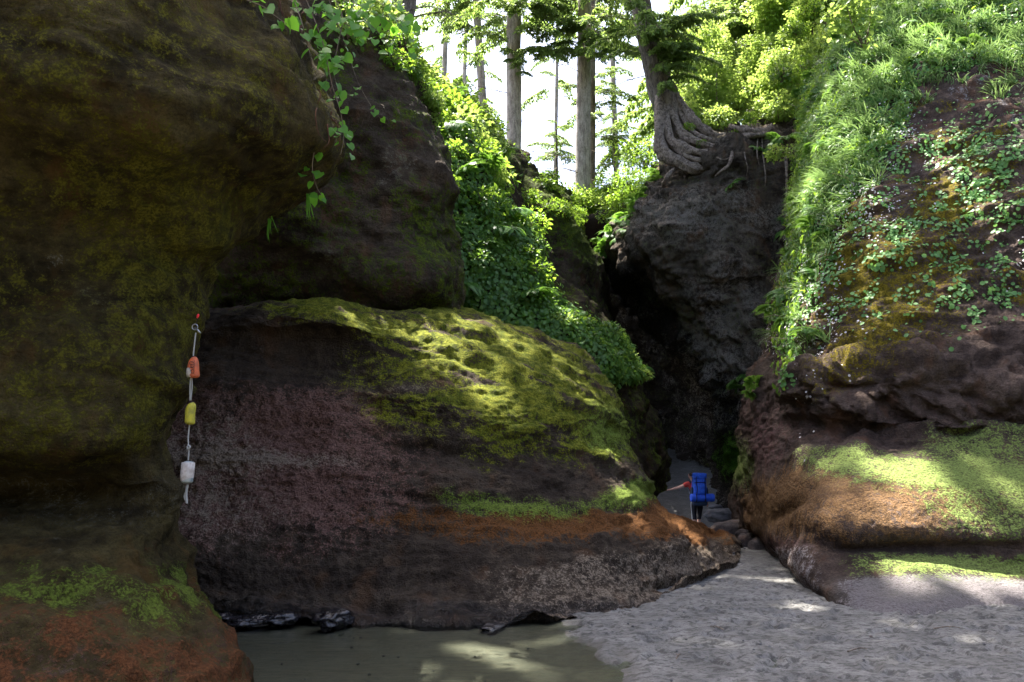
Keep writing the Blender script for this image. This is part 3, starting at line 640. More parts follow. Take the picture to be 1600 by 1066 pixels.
w_rows = [r_[::-1] for r_ in w_rows]
w_obj, wQ, wN, wX, wY = rockface('light_block_cliff', w_rows, 120, 90, lambda P, N, X, Y: .8*fbm(P*.3, 5), lambda X, Y, P, N, D: ((.3+.3*fbm(P*.4, 3), 0*X, 0*X), (0*X, 0*X, 0*X)), M_far)
tag(w_obj, 'unseen cliff added behind the view to block light', 'cliff')

# ------------------------------------------------------------------ where the sun gets through the canopy
GR = [(cQ, cX, cY), (lQ, lX, lY), (RQ, RX, RY), (kQ, kX, kY), (bQ, bX, bY), (sQ, sX, sY), (rQ, rX, rY)]
def pick(px, py, grids=None, tol=5):
    best = None
    for Q, X, Y in (grids or GR):
        x2, y2 = proj(Q); d = np.hypot(x2-px, y2-py); m = d < tol
        if m.any():
            yy = np.where(m, Q[..., 1], 1e9); i = np.unravel_index(np.argmin(yy), yy.shape)
            if best is None or Q[i][1] < best[1]: best = Q[i]
    # the ground
    a = np.array(W(px, py, 1.)); dz = a[2]-CZ
    if dz < -.001:
        d = -CZ/dz
        for _ in range(8): d = (float(zground(np.array(0.), np.array(d))[0])-CZ)/dz
        if 0 < d < 60 and (best is None or d < best[1]): best = np.array(W(px, py, d))
    return best
def shadow_uv(P): return P[..., 0]-P[..., 2]*SUN[0]/SUN[2], P[..., 1]-P[..., 2]*SUN[1]/SUN[2]
# px, py, radius across in px, radius up/down in px
LIT = [(672,520,41,26),(700,545,36,24),(745,492,41,19),(792,525,48,24),(760,560,24,17),(720,500,24,14),(905,590,24,17),(860,620,19,12),(930,650,14,17),(660,505,19,12),(782,590,17,19),(790,620,19,18),(795,655,17,14),(800,690,36,6),
       (640,485,36,10),(1100,862,13,14),(1120,890,14,14),(1085,845,13,13),(1000,768,19,13),(960,760,17,10),(1065,812,14,10),
       (1375,715,44,12),(1410,735,46,16),(1445,785,28,26),(1440,825,24,14),(1530,905,90,30),(1290,740,22,12),(1345,760,26,12),(1395,905,34,10),(1500,760,16,14),(1570,770,22,20),(1250,700,14,16),(1590,915,30,16),(1215,860,8,16),(1230,890,6,14),
       (1190,880,22,8),(1275,985,22,6),(1390,1012,28,7),(1300,955,14,4),(1590,1030,26,12),(1215,905,20,5),(1240,960,12,3),
       (770,1014,60,12),(800,1040,60,9),(850,1008,50,9),(860,1040,50,6),
       (1272,330,18,40),(1264,400,18,44),(1252,470,20,44),(1238,530,34,30),(1290,560,26,20),(1268,290,16,26),(1310,560,22,8),(1330,590,20,7),
       (1240,245,30,16),(1290,240,16,30),(960,350,20,20),(860,300,26,14),(1165,395,6,30),
       (700,170,40,34),(720,260,30,40),(760,240,30,26),(720,350,18,26),(830,440,30,26),(870,470,30,22),(900,530,12,40),(910,500,16,12),(690,205,24,24),(740,320,18,16),(800,420,22,14),
       (1450,60,26,16),(1560,50,30,14),(1380,130,18,20),(1500,90,16,14),(1330,240,12,20),(1480,240,26,18),(1420,170,14,8),(1360,330,16,16),(1540,330,22,16),(1470,480,22,14),(1500,300,20,14),
       (505,30,26,26),(520,100,16,26),(535,190,12,30),(495,270,12,26),(450,30,24,14),(570,60,40,30),(610,110,26,26),(640,150,16,30),(440,90,8,20),(330,900,5,8)]
LT = []
for (px, py, rx, ry) in LIT:
    P = pick(px, py)
    if P is None: continue
    s = P[1]/F*1.03
    LT.append((*shadow_uv(P), max(rx*s, .12), max(ry*s, .12)*1.15))
LT = np.array(LT)
def lit_mask(u, v, grow=1.0):
    out = np.zeros(u.shape, bool)
    for cu, cv, ru, rv in LT:
        out |= ((u-cu)/(ru*grow+.13))**2+((v-cv)/(rv*grow+.13))**2 < 1
    return out

# ------------------------------------------------------------------ foliage materials
L_shrub = leaf_mat('leaf_shrub', (.045, .115, .018), (.10, .21, .030), .5, tcol=(.42, .62, .05))
L_shrub2 = leaf_mat('leaf_pale', (.09, .18, .03), (.20, .32, .06), .5, tcol=(.58, .72, .14))  # pale yellow green, raised further so the bushes look sunlit
L_ivy = leaf_mat('leaf_ivy', (.045, .115, .02), (.10, .20, .04), .4, .45, tcol=(.34, .56, .06))
L_vine = leaf_mat('leaf_vine', (.05, .17, .02), (.10, .27, .03), .55, .4, tcol=(.35, .75, .05))
L_fern = leaf_mat('leaf_fern', (.05, .14, .03), (.10, .22, .04), .4, tcol=(.35, .6, .06))
L_wall = leaf_mat('leaf_wall', (.09, .22, .06), (.17, .34, .09), .3, .5, tcol=(.3, .55, .1))
L_grass = leaf_mat('grass_blade', (.11, .21, .06), (.24, .34, .13), .3, .45, tcol=(.4, .6, .16))
L_flower = leaf_mat('flower', (.42, .40, .40), (.62, .58, .58), .2, .7, tcol=(.7, .7, .7))
L_need = leaf_mat('needles', (.045, .10, .03), (.13, .20, .05), .5, .5, tcol=(.45, .62, .12))
L_can = leaf_mat('needles_high', (.02, .055, .02), (.04, .09, .025), .12, .6, tcol=(.1, .2, .03))
B_grey = bark_mat('bark_grey', (.17, .15, .13), (.44, .40, .36), .2)
B_dark = bark_mat('bark_dark', (.06, .05, .042), (.22, .185, .155), .3)
B_root = bark_mat('root_wood', (.06, .045, .035), (.30, .245, .20), .0, (1, 1, 1), .1)
B_rootred = bark_mat('root_red', (.05, .022, .015), (.14, .07, .04), .0)
B_twig = bark_mat('twig', (.10, .075, .05), (.22, .18, .13), .0)

# ------------------------------------------------------------------ shrubs, ferns, grass
def bush_mesh(i, R=.6, n=300, size=.13, T=None, squash=.75):
    lob = rdir(7)*R*.55; lob[:, 2] = np.abs(lob[:, 2])*squash
    c = lob[rng.integers(0, 7, n)]
    d = rdir(n); d[:, 2] = d[:, 2]*.8+.15
    pos = c+d*R*(.32+.28*rng.random(n)[:, None])
    nrm = d*.5+rdir(n)*.45+np.array([0, 0, .7]); ax = d+rdir(n)*.8-np.array([0, 0, .35])
    V, Fl = place(T or T_fold(.34), pos, ax, nrm, size*(.55+.8*rng.random(n)))
    return np_mesh('foliage', V, Fl)
def stems_mesh(R=.6, k=7):
    mb = MB()
    for j in range(k):
        d = rdir(1)[0]; d[2] = abs(d[2])+.5; d *= R*.9/np.linalg.norm(d)
        mb.tube([(0, 0, -.15), d*.5+rdir(1)[0]*.03, d], [.018, .011, .004], 5)
    return mb.mesh('stem')
BUSH = {}
def protos(key, mat, cnt=3, **k):
    L = []
    for i in range(cnt):
        me = bush_mesh(i, **k); me.materials.append(mat); L.append(me)
    BUSH[key] = L
protos('shrub', L_shrub, 4, n=320); protos('pale', L_shrub2, 3, n=300, size=.14); protos('ivy', L_ivy, 3, n=340, size=.11)
protos('big', L_shrub2, 3, n=700, R=.8, size=.12)
protos('dark', L_shrub, 2, n=700, R=.8, size=.10)
STEM = stems_mesh(); STEM.materials.append(B_twig)
def spot(P, words=('low', 'midway up', 'high')):
    x_, y_ = proj(np.asarray(P)); return x_, y_
def put_shrub(key, P, s, label, group, name='shrub', lean=None):
    e = empty(name, P); e.scale = (s, s, s*random.uniform(.8, 1.15)); e.rotation_euler = (random.uniform(-.3, .3), random.uniform(-.3, .3), random.uniform(0, 6.28))
    f = bpy.data.objects.new('foliage', random.choice(BUSH[key])); COL.objects.link(f); f.parent = e
    st = bpy.data.objects.new('stem', STEM); COL.objects.link(st); st.parent = e
    tag(e, label, 'shrub', group); return e
def sample(Q, N, X, Y, wfn, n, minsep=None):
    wgt = np.clip(wfn(X, Y, Q, N), 0, None)
    if wgt.sum() <= 0: return np.zeros((0, 3)), np.zeros((0, 3))
    # weight by area so that folded-away parts do not soak up the samples
    a = np.linalg.norm(np.cross(np.gradient(Q, axis=0), np.gradient(Q, axis=1)), axis=2)
    p = (wgt*a).ravel(); p /= p.sum()
    i = rng.choice(p.size, n, p=p)
    P = Q.reshape(-1, 3)[i]; Nn = N.reshape(-1, 3)[i]
    if minsep:
        keep = []
        for j in range(n):
            if all(np.sum((P[j]-P[k])**2) > minsep**2 for k in keep): keep.append(j)
        P = P[keep]; Nn = Nn[keep]
    return P, Nn
def inpoly(X, Y, poly):
    poly = np.array(poly, float); c = np.zeros(X.shape, bool); j = len(poly)-1
    for i in range(len(poly)):
        xi, yi = poly[i]; xj, yj = poly[j]
        c ^= ((yi > Y) != (yj > Y)) & (X < (xj-xi)*(Y-yi)/(yj-yi+1e-9)+xi); j = i
    return c.astype(float)
# slope thicket
POLY_S = [(640,80),(700,120),(755,190),(780,260),(795,340),(840,420),(905,490),(980,560),(990,600),(940,600),(880,560),(800,510),(720,470),(690,400),(680,250),(650,170)]
P, N = sample(sQ, sN, sX, sY, lambda X, Y, Q, N: inpoly(X, Y, POLY_S)*(1-.9*blob(X, Y, 800, 285, 24, 60, -30)), 190, .55)
for j, (p, n_) in enumerate(zip(P, N)):
    low = p[2] < 7
    key = 'ivy' if (low and random.random() < .6) else random.choice(['shrub', 'shrub', 'pale'])
    x_, y_ = proj(p)
    wh = 'beside the rock column top' if y_ < 190 else 'beside the trunk of the straight conifer' if (y_ < 270 and x_ > 740) else 'along the edge of the rock column' if x_ < 745 else 'next to the dark rock spur' if y_ < 430 else 'just above the mossy rock' if x_ < 880 else 'at the dark end of the bank'
    put_shrub(key, p+n_*.10, random.uniform(.6, 1.15)*(.85 if low else 1.05)*(.7 if x_ > 770+max(0, y_-340)*.75 else 1),
              {'ivy': f'dark glossy shrub in the bank thicket {wh}', 'shrub': f'mid green shrub in the bank thicket {wh}', 'pale': f'yellow green shrub in the bank thicket {wh}'}[key],
              {'ivy': 'dark shrubs low on the left bank', 'shrub': 'green shrubs on the left bank', 'pale': 'yellow green shrubs on the left bank'}[key])
# mossy crest of the spur
P, N = sample(rQ, rN, rX, rY, lambda X, Y, Q, N: inpoly(X, Y, [(740,200),(800,240),(860,290),(895,340),(900,400),(850,330),(790,300),(740,270)]), 30, .4)
for p in P: put_shrub('shrub', p, random.uniform(.45, .8), 'small shrub growing on the crest of the dark rock spur', 'small shrubs on the rock spur')
# rim of the plateau in the gap
for j in range(30):
    px = random.uniform(800, 1035); d = random.uniform(33.2, 36.5)
    z = {0: 12.4}.get(1, 12.3+.35*(d-33))
    k = random.choice(['big', 'dark', 'dark', 'big'])
    put_shrub(k, G(px, d, z+.2), random.uniform(.9, 1.7)*(1.12 if px > 960 else .95), 'rounded bush on the plateau rim beyond the cleft', 'bushes on the plateau rim')
for (px, py, d, s) in ((985, 290, 29, 1.1), (1010, 262, 30, 1.2), (975, 320, 30, 1.0), (1005, 290, 28, .8), (960, 345, 31, .9), (990, 245, 31, 1.2), (950, 300, 32, 1.1), (1022, 240, 31, 1.0)):
    put_shrub('dark', W(px, py, d), s, f"{'larger' if s > 1.05 else 'smaller'} dusky bush {'high' if py < 270 else 'low'} at the left edge of the earthy cliff", 'bushes at the left edge of the earthy cliff')
# sunlit thicket upper right
for j in range(64):
    px = random.uniform(1065, 1300); d = random.uniform(25.5, 33)
    top = np.interp(px, [1065, 1130, 1200, 1290], [150, 130, 90, 40]); base = np.interp(px, [1065, 1130, 1200, 1290], [212, 206, 196, 170])
    py = base+(top-base)*(d-25.5)/7.5+random.uniform(-8, 6)
    put_shrub(random.choice(['big', 'pale', 'big']), W(px, py, d), random.uniform(.7, 1.5), f"{'large' if random.random()<.5 else 'small'} sunlit yellow green bush {'close to the leaning spruce' if px < 1130 else 'below the thick dark trunk' if px < 1205 else 'near the notch of the fern cliff'} {'at the cliff rim' if d < 28 else 'behind the rim' if d < 30.5 else 'farthest back'}", 'sunlit bushes above the earthy cliff')
for j in range(18):
    px = random.uniform(1230, 1330); py = random.uniform(10, 300); d = np.interp(py, [0, 300], [25, 20.5])
    put_shrub(random.choice(['shrub', 'pale']), W(px-15+.1*(150-py)*.4, py, d), random.uniform(.5, .9), f"leafy bush in the notch {'high up' if py < 110 else 'midway down' if py < 210 else 'low down'} beside the grassy fern cliff", 'bushes in the notch beside the fern cliff')
for j, (px, py, d, tall) in enumerate(((1075,95,29,1.2),(1105,70,30,1.3),(1128,92,31,.9),(1222,60,30,1.3),(1235,20,29,1.6),(1250,80,28,1.3),(1195,110,29,1.1),(1270,30,27,1.4),(1095,120,28,1.0),(1120,130,27,1.0),(1225,110,27,1.1))):
    P0 = np.array(W(px, py, d)); e = empty('young_tree', P0-np.array([0, 0, 3.2]))
    mb = MB(); mb.tube(curve([(0, 0, -1), (.1, 0, 1), (0, .1, 2.4), (0, 0, 3.6)], 10), np.linspace(.07, .02, 10), 7); mb.obj('trunk', B_twig, e)
    for q in range(4):
        f = bpy.data.objects.new('foliage', random.choice(BUSH['big'])); COL.objects.link(f); f.parent = e; f.location = (random.uniform(-.6, .6), random.uniform(-.6, .6), 3.2+random.uniform(-.7, .8)); s_ = tall*random.uniform(.6, 1); f.scale = (s_, s_, s_); f.rotation_euler = (0, 0, j+q)
    tag(e, ['glowing young tree beside the leaning spruce trunk', 'glowing young tree second from the leaning spruce', 'small bright tree just left of the thick dark trunk', 'bright tree just right of the thick dark trunk', 'tall bright tree at the notch, nearest the top edge', 'pale green tree low in the notch by the fern cliff', 'low bright tree under the thick dark trunk', 'rightmost bright tree touching the fern cliff top', 'low bright tree against the leaning spruce roots', 'low bright tree right of the spruce roots', 'low bright tree above the earthy cliff notch'][j], 'tree', 'bright young trees on the right rim')
# top of the left column
P, N = sample(bQ, bN, bX, bY, lambda X, Y, Q, N: inpoly(X, Y, [(470,-60),(640,0),(660,120),(640,140),(600,110),(560,90),(500,60)]), 60, .4)
for p in P: put_shrub(random.choice(['shrub', 'pale', 'ivy']), p+np.array([0, -.15, .05]), random.uniform(.45, .8), f"leafy shrub crowding the top of the rock column {'behind the vines' if proj(p)[0] < 560 else 'near its middle' if proj(p)[0] < 610 else 'at its right corner'}", 'shrubs on top of the rock column')
for j in range(26):
    t = random.random(); px = np.interp(t, [0, .5, 1], [560, 640, 690]); py = np.interp(t, [0, .5, 1], [30, 110, 240])
    put_shrub(random.choice(['shrub', 'ivy', 'pale']), W(px+random.uniform(-22, 14), py+random.uniform(-26, 26), np.interp(t, [0, 1], [14.2, 16.5])), random.uniform(.35, .62), f"leafy shrub trailing over the rock column's right edge {'near its top' if t < .35 else 'at its shoulder' if t < .7 else 'beside its widest point'}", 'shrubs trailing over the column edge')

def cover(name, src, poly_or_fn, n, T, size, mat, label, lift=.03, drop=.4, kindn=None, clump=None, cat='plants'):
    Q, N_, X, Y = src
    fn = poly_or_fn if callable(poly_or_fn) else (lambda X, Y, Q, N: inpoly(X, Y, poly_or_fn))
    P, Nn = sample(Q, N_, X, Y, fn, n)
    nn = len(P); tng = rdir(nn); tng -= Nn*np.sum(tng*Nn, 1)[:, None]
    pos = P+Nn*(lift*(.2+rng.random(nn)))[:, None]+tng*.04
    ax = tng+np.array([0, 0, -drop]); nr = Nn+rdir(nn)*.35+np.array([0, 0, .4])
    o = leaves(name, T, pos, ax, nr, size*(.5+.9*rng.random(nn)), mat)
    return tag(o, label, cat, None, 'stuff')
S_ = (sQ, sN, sX, sY); R_ = (RQ, RN, RX, RY)
cover('bank_foliage', S_, lambda X, Y, Q, N: inpoly(X, Y, POLY_S), 26000, T_rhomb(.36), .13, L_shrub, 'carpet of leaves between the shrubs on the left bank', .25, .6)
cover('bank_ivy', S_, lambda X, Y, Q, N: inpoly(X, Y, POLY_S)*sstep(300, 480, Y), 14000, T_rhomb(.4), .11, L_ivy, 'dark ivy carpet low on the left bank', .3, .5)

# small leafed plants on the right cliff
def wall_w(X, Y, Q, N):
    n = fbm(Q*np.array([1.1, 1.1, 1.1])+20, 4); f = fbm(Q*3.4+8, 3)
    zone = sstep(575, 470, Y+.0*X)*sstep(1225, 1290, X+n*20)
    dens = .10+1.3*blob(X, Y, 1470, 265, 100, 45, -14)+1.2*blob(X, Y, 1490, 455, 60, 45, 30)+.9*blob(X, Y, 1500, 530, 22, 50)+1.0*blob(X, Y, 1310, 390, 60, 60)+1.1*blob(X, Y, 1400, 390, 110, 26, -30)+.9*blob(X, Y, 1580, 300, 60, 90)+.8*blob(X, Y, 1500, 330, 110, 22, -20)+.8*blob(X, Y, 1300, 480, 60, 40)+.6*blob(X, Y, 1580, 430, 26, 50)+.6*blob(X, Y, 1545, 480, 26, 26)
    dens *= 1-.8*blob(X, Y, 1430, 140, 40, 50)
    up = inpoly(X, Y, [(1240,620),(1230,520),(1260,300),(1270,0),(1700,-100),(1700,90),(1560,110),(1440,130),(1400,240),(1330,330),(1280,420)])
    return zone*np.clip(dens, 0, 1.4)*sstep(.0, .45, f+.25*n+.1)+up*1.2
cover('cliff_plants', R_, wall_w, 105000, T_round(), .062, L_wall, 'small round leafed plants clinging to the fern cliff', .07, .35)
cover('cliff_herbs', R_, lambda X, Y, Q, N: inpoly(X, Y, [(1240,620),(1225,520),(1255,300),(1270,0),(1700,-100),(1700,90),(1560,110),(1440,130),(1400,240),(1330,330),(1290,430)])*sstep(-.5, .3, fbm(Q*1.3+90, 3)+.2), 22000, T_fold(.3), .11, L_shrub, 'taller leafy herbs among the grass on the fern cliff', .22, .5)
def stalks():
    P, N = sample(RQ, RN, RX, RY, lambda X, Y, Q, N: inpoly(X, Y, [(1240,620),(1225,520),(1255,300),(1270,0),(1700,-100),(1700,110),(1440,150),(1400,240),(1330,330),(1290,430)]), 260)
    mb = MB()
    for p, n_ in zip(P, N):
        d = n_*random.uniform(.2, .7)+rng.normal(size=3)*.25+np.array([0, 0, random.uniform(-.5, .35)]); mb.tube([p, p+d*.45, p+d*.8+np.array([0, 0, -.1])], [.006, .005, .002], 4)
    tag(mb.obj('dead_stalks', B_twig), 'thin dry stalks and twigs sticking out of the fern cliff growth', 'stalks', None, 'stuff')
stalks()
cover('cliff_flowers', R_, lambda X, Y, Q, N: (blob(X, Y, 1340, 320, 60, 50)+.8*blob(X, Y, 1400, 215, 30, 30)+.6*blob(X, Y, 1290, 470, 30, 80)+.5*blob(X, Y, 1330, 520, 30, 20)+.4*blob(X, Y, 1580, 420, 30, 30)+blob(X, Y, 1262, 400, 16, 130)+.8*blob(X, Y, 1240, 520, 20, 30))*sstep(.1, .5, fbm(Q*4+50, 3)+.15), 5200, T_round(), .034, L_flower, 'tiny white flowers sprinkled over the fern cliff', .1, .0, cat='flowers')
# grass
def grass(name, src, fn, n, ln, label, mat=None):
    Q, N_, X, Y = src
    P, Nn = sample(Q, N_, X, Y, fn, n//26)
    k = 26; P = np.repeat(P, k, 0)+rng.normal(size=(len(P)*k, 3))*.045; Nn = np.repeat(Nn, k, 0); m = len(P)
    ax = Nn*.75+rng.normal(size=(m, 3))*.28+np.array([-.15, 0, -.25])
    o = leaves(name, T_blade(), P, ax, np.tile([0, 0, 1.], (m, 1))+rdir(m)*.3, ln*(.6+.7*rng.random(m)), mat or L_grass)
    return tag(o, label, 'grass', None, 'stuff')
grass('grass', R_, lambda X, Y, Q, N: 1.2*blob(X, Y, 1345, 200, 34, 120, 14)+1.0*blob(X, Y, 1520, 70, 120, 46, 4)+.8*blob(X, Y, 1310, 300, 30, 34)+.5*blob(X, Y, 1270, 540, 26, 20)+.5*blob(X, Y, 1400, 90, 60, 50, -40), 20000, .38, 'long soft grass draped over the top of the fern cliff')
grass('grass', S_, lambda X, Y, Q, N: inpoly(X, Y, [(700,150),(760,200),(800,270),(780,300),(720,220)]), 2500, .4, 'short grass at the top of the left bank')

# ferns
def fern_mesh(nf=11, L=.6):
    PV, PA, PN, PS = [], [], [], []
    for i in range(nf):
        a = 6.28*i/nf+random.uniform(-.3, .3); dr = np.array([math.cos(a), math.sin(a), 0])
        ll = L*random.uniform(.7, 1.15)
        t = np.linspace(.12, 1, 22); pos = dr[None]*(t*ll)[:, None]*.9+np.array([0, 0, 1.])[None]*(ll*(.75*t-.95*t*t))[:, None]
        tg = np.gradient(pos, axis=0); side = np.cross(tg, [0, 0, 1.]); side /= np.linalg.norm(side, axis=1)[:, None]
        ln = ll*.26*np.sin(np.clip(t*1.05, 0, 1)*math.pi*.86+.3)+.01
        for s in (1, -1):
            PV.append(pos); PA.append(side*s+tg/np.linalg.norm(tg, axis=1)[:, None]*.45); PN.append(np.cross(tg, side)*-1+0*pos); PS.append(ln)
    V, Fl = place(T_rhomb(.14, .02), np.concatenate(PV), np.concatenate(PA), np.concatenate(PN), np.concatenate(PS))
    mb = MB(); mb.add(V, Fl[0])
    for q in range(nf): mb.tube(np.concatenate([[[0, 0, -.02]], PV[2*q][::3], PV[2*q][-1:]]), .005, 3)
    return mb.mesh('frond', False)
FERN = []
for i in range(4):
    me = fern_mesh(); me.materials.append(L_fern); FERN.append(me)
def put_fern(P, s, label, group, tilt=(0, 0)):
    o = bpy.data.objects.new('fern', random.choice(FERN)); COL.objects.link(o); o.location = P; o.scale = (s, s, s)
    o.rotation_euler = (tilt[0]+random.uniform(-.3, .3), tilt[1]+random.uniform(-.3, .3), random.uniform(0, 6.28)); return tag(o, label, 'fern', group)
P, N = sample(RQ, RN, RX, RY, lambda X, Y, Q, N: inpoly(X, Y, [(1240,560),(1225,480),(1262,300),(1280,30),(1420,-30),(1600,-60),(1600,60),(1420,120),(1370,260),(1320,440),(1290,560)]), 170, .38)
for p, n_ in zip(P, N):
    x_, y_ = proj(p); hh = 'high' if y_ < 120 else 'midway' if y_ < 330 else 'low'; lr = 'at the left edge' if x_ < 1300 else 'in the middle' if x_ < 1430 else 'toward the right'
    put_fern(p+n_*.06, random.uniform(.45, .95), f'green fern {hh} on the fern cliff {lr} of its grassy top', 'ferns on the fern cliff', (.6, 0))
P, N = sample(kQ, kN, kX, kY, lambda X, Y, Q, N: blob(X, Y, 1150, 300, 14, 14)+blob(X, Y, 1175, 595, 12, 20)+blob(X, Y, 1205, 250, 20, 20)+inpoly(X, Y, [(960,330),(1010,260),(1035,280),(985,380),(960,400)])*1.2+.7*blob(X, Y, 1240, 300, 12, 60), 60, .35)
for p, n_ in zip(P, N): put_fern(p+n_*.05, random.uniform(.6, 1.1), f"small fern on the earthy cliff {'at its left edge' if proj(p)[0] < 1060 else 'beside the fern cliff' if proj(p)[0] > 1185 else 'near its foot' if proj(p)[1] > 450 else 'in the middle under the roots'}", 'ferns on the earthy cliff', (.5, 0))
P, N = sample(sQ, sN, sX, sY, lambda X, Y, Q, N: inpoly(X, Y, POLY_S), 60, .8)
for p, n_ in zip(P, N): put_fern(p+n_*.35, random.uniform(.8, 1.3), f"fern rising out of the left bank thicket {'near the sky' if proj(p)[1] < 250 else 'beside the dark spur' if proj(p)[1] < 430 else 'just above the mossy rock'}", 'ferns on the left bank', (.3, 0))
for (px, py, d, s, lab) in ((1178, 600, 16.2, .55, 'pale fern at the left edge of the fern cliff above the cleft'), (1172, 618, 16.3, .4, 'small pale fern lowest on the left edge of the fern cliff')):
    put_fern(W(px, py, d), s, lab, None, (.9, 0))

# ------------------------------------------------------------------ vines over the left overhang
HEART = []
for i in range(3):
    V, Fq = T_heart(.5+.04*i); V = V+rng.normal(size=V.shape)*.015; me = np_mesh('leaf', V, [Fq]); me.materials.append(L_vine); HEART.append(me)
def vine(pts, n, size, label, dens=1, spread=.05):
    path = curve([W(*p) for p in pts], 26); mb = MB(); mb.tube(path, np.linspace(.006, .0025, 26), 5)
    root = mb.obj('vine', B_twig); tag(root, label, 'vine', 'vines hanging over the left overhang' if False else None)
    for k in range(n):
        t = random.uniform(.02, 1); p = np.array(path[int(t*25)])+rng.normal(size=3)*spread
        o = bpy.data.objects.new('leaf', random.choice(HEART)); COL.objects.link(o); o.parent = root
        s = size*random.uniform(.55, 1.15); o.scale = (s, s, s); o.location = p
        d = Vector((random.uniform(-1, 1), random.uniform(-.9, .3), random.uniform(-1.3, -.2))).normalized()
        nn = Vector((random.uniform(-.5, .7), random.uniform(-1.2, -.1), random.uniform(.1, 1.0)))
        b_ = nn.cross(d).normalized(); nn = d.cross(b_).normalized()
        o.rotation_euler = Matrix((d, b_, nn)).transposed().to_euler()
vine([(470,-20,6.9),(495,40,6.9),(508,80,6.9),(518,130,6.9),(532,175,6.9),(537,215,6.9),(532,242,6.9)], 34, .095, 'longest leafy vine hanging off the tip of the left overhang')
vine([(492,232,7.0),(488,262,7.0),(494,290,7.0),(503,306,7.0)], 11, .09, 'short vine of heart leaves below the tip of the overhang')
vine([(385,0,6.4),(410,10,6.4),(430,25,6.4),(448,38,6.4)], 9, .12, 'broad leafed sprig highest on the left overhang', spread=.04)
vine([(455,-10,6.8),(470,30,6.8),(480,62,6.8),(500,92,6.8),(512,100,6.8)], 20, .10, 'leafy vine trailing down the brow of the left overhang')
vine([(520,-10,7.6),(535,30,7.6),(528,70,7.6),(522,110,7.6),(530,150,7.6)], 22, .10, 'vine of pale leaves just behind the brow of the overhang')
vine([(540,-20,8.4),(560,20,8.4),(590,50,8.4),(612,80,8.4)], 26, .12, 'vine arching from the overhang toward the rock column')
vine([(500,-20,7.2),(510,20,7.2),(545,40,7.2),(575,60,7.3)], 24, .11, 'vine of large leaves at the top of the overhang')
vine([(510,-10,9.5),(540,70,9.5),(560,130,9.5),(590,180,9.6),(612,200,9.7)], 20, .075, 'thin vine drooping across the face of the rock column')
vine([(560,-20,9.0),(600,10,9.0),(630,45,9.0),(640,70,9.2)], 40, .12, 'dense vine hanging at the top right of the overhang', spread=.16)
vine([(530,-20,8.2),(555,5,8.2),(585,20,8.2),(610,35,8.2)], 40, .11, 'dense vine spilling from the top edge between the rocks', spread=.14)
for (px, py, d, ln, lab) in ((482, 305, 7.3, .22, 'wisp of grass hanging beneath the short vine'), (421, 342, 7.3, .2, 'lone wisp of grass under the dark overhang')):
    n = 9; P = np.tile(W(px, py, d), (n, 1))+rng.normal(size=(n, 3))*.012
    o = leaves('grass_tuft', T_blade(), P, np.array([.05, -.05, -1.])+rng.normal(size=(n, 3))*.16, np.tile([0, -1., .3], (n, 1)), ln*(.6+.6*rng.random(n)), L_vine); tag(o, lab, 'grass')
mb = MB()
P, N = sample(lQ, lN, lX, lY, lambda X, Y, Q, N: inpoly(X, Y, [(395,-60),(440,-60),(520,200),(500,215),(440,120)]), 46)
for p, n_ in zip(P, N):
    L = random.uniform(.25, .8); q = p+n_*.03; dv = np.array([.12, -.05, -.6])
    pts = [q+dv*L*t+rng.normal(size=3)*.025 for t in (0, .35, .7, 1)]
    mb.tube(curve(pts, 8), np.linspace(.008, .002, 8), 4)
tag(mb.obj('root_tangle', B_rootred), 'reddish fine roots hanging down the brow of the left overhang', 'roots', None, 'stuff')

# ------------------------------------------------------------------ trees
def spray_mesh(seed, L=3.0, bare=False):
    r = np.random.default_rng(seed)
    main = curve([(0, 0, 0), (L*.33, 0, .12), (L*.7, 0, -.05), (L, 0, -.5)], 20)+np.stack([0*np.arange(20), np.cumsum(r.normal(size=20))*.02, 0*np.arange(20)], 1)
    mb = MB(); mb.tube(main, np.linspace(.03, .006, 20), 5)
    NP, NA = [], []
    for k in range(46):
        t = .12+.88*k/46; i = t*19; p = catmull(main, np.array([i]))[0]; s = 1 if k % 2 else -1
        ll = L*.30*(1-t*.72)*r.uniform(.6, 1.1); d = np.array([.75, s*1., -.25-.5*r.random()]); d /= np.linalg.norm(d)
        tw = np.array([p+d*ll*q+np.array([0, 0, -.25*q*q*ll]) for q in (0, .33, .66, 1)])
        if k % 2 == 0 or True: mb.tube(tw, [.006, .005, .004, .002], 3)
        m = max(4, int(ll/.045))
        q = r.random(m*2); pp = p+d*ll*q[:, None]+np.array([0, 0, -.25*ll])*(q**2)[:, None]
        NP.append(pp); NA.append(d+r.normal(size=(m*2, 3))*np.array([.6, .6, .45])-np.array([0, 0, .3]))
    tw = mb.mesh('twig'); tw.materials.append(B_twig)
    P = np.concatenate(NP); A = np.concatenate(NA); n = len(P)
    V, Fl = place(T_rhomb(.2, .02), P, A, np.tile([0, 0, 1.], (n, 1))+r.normal(size=(n, 3))*.5, .20*(.6+.7*r.random(n)))
    ne = np_mesh('needles', V, Fl); ne.materials.append(L_need)
    return tw, ne
SPR = [spray_mesh(40+i) for i in range(4)]
def dead_mesh(seed, L=2.0):
    r = np.random.default_rng(seed); mb = MB()
    main = curve([(0, 0, 0), (L*.4, .1*r.normal(), .12), (L*.75, .2*r.normal(), .05), (L, .2*r.normal(), -.15)], 14); mb.tube(main, np.linspace(.022, .004, 14), 5)
    for k in range(8):
        p = main[3+k]; d = np.array([.8, r.uniform(-1, 1), r.uniform(-.6, .4)]); ll = L*r.uniform(.1, .35)*(1-k/14)
        mb.tube([p, p+d*ll*.5+r.normal(size=3)*.03, p+d*ll], [.008, .006, .002], 4)
    me = mb.mesh('dead_branch'); me.materials.append(B_twig); return me
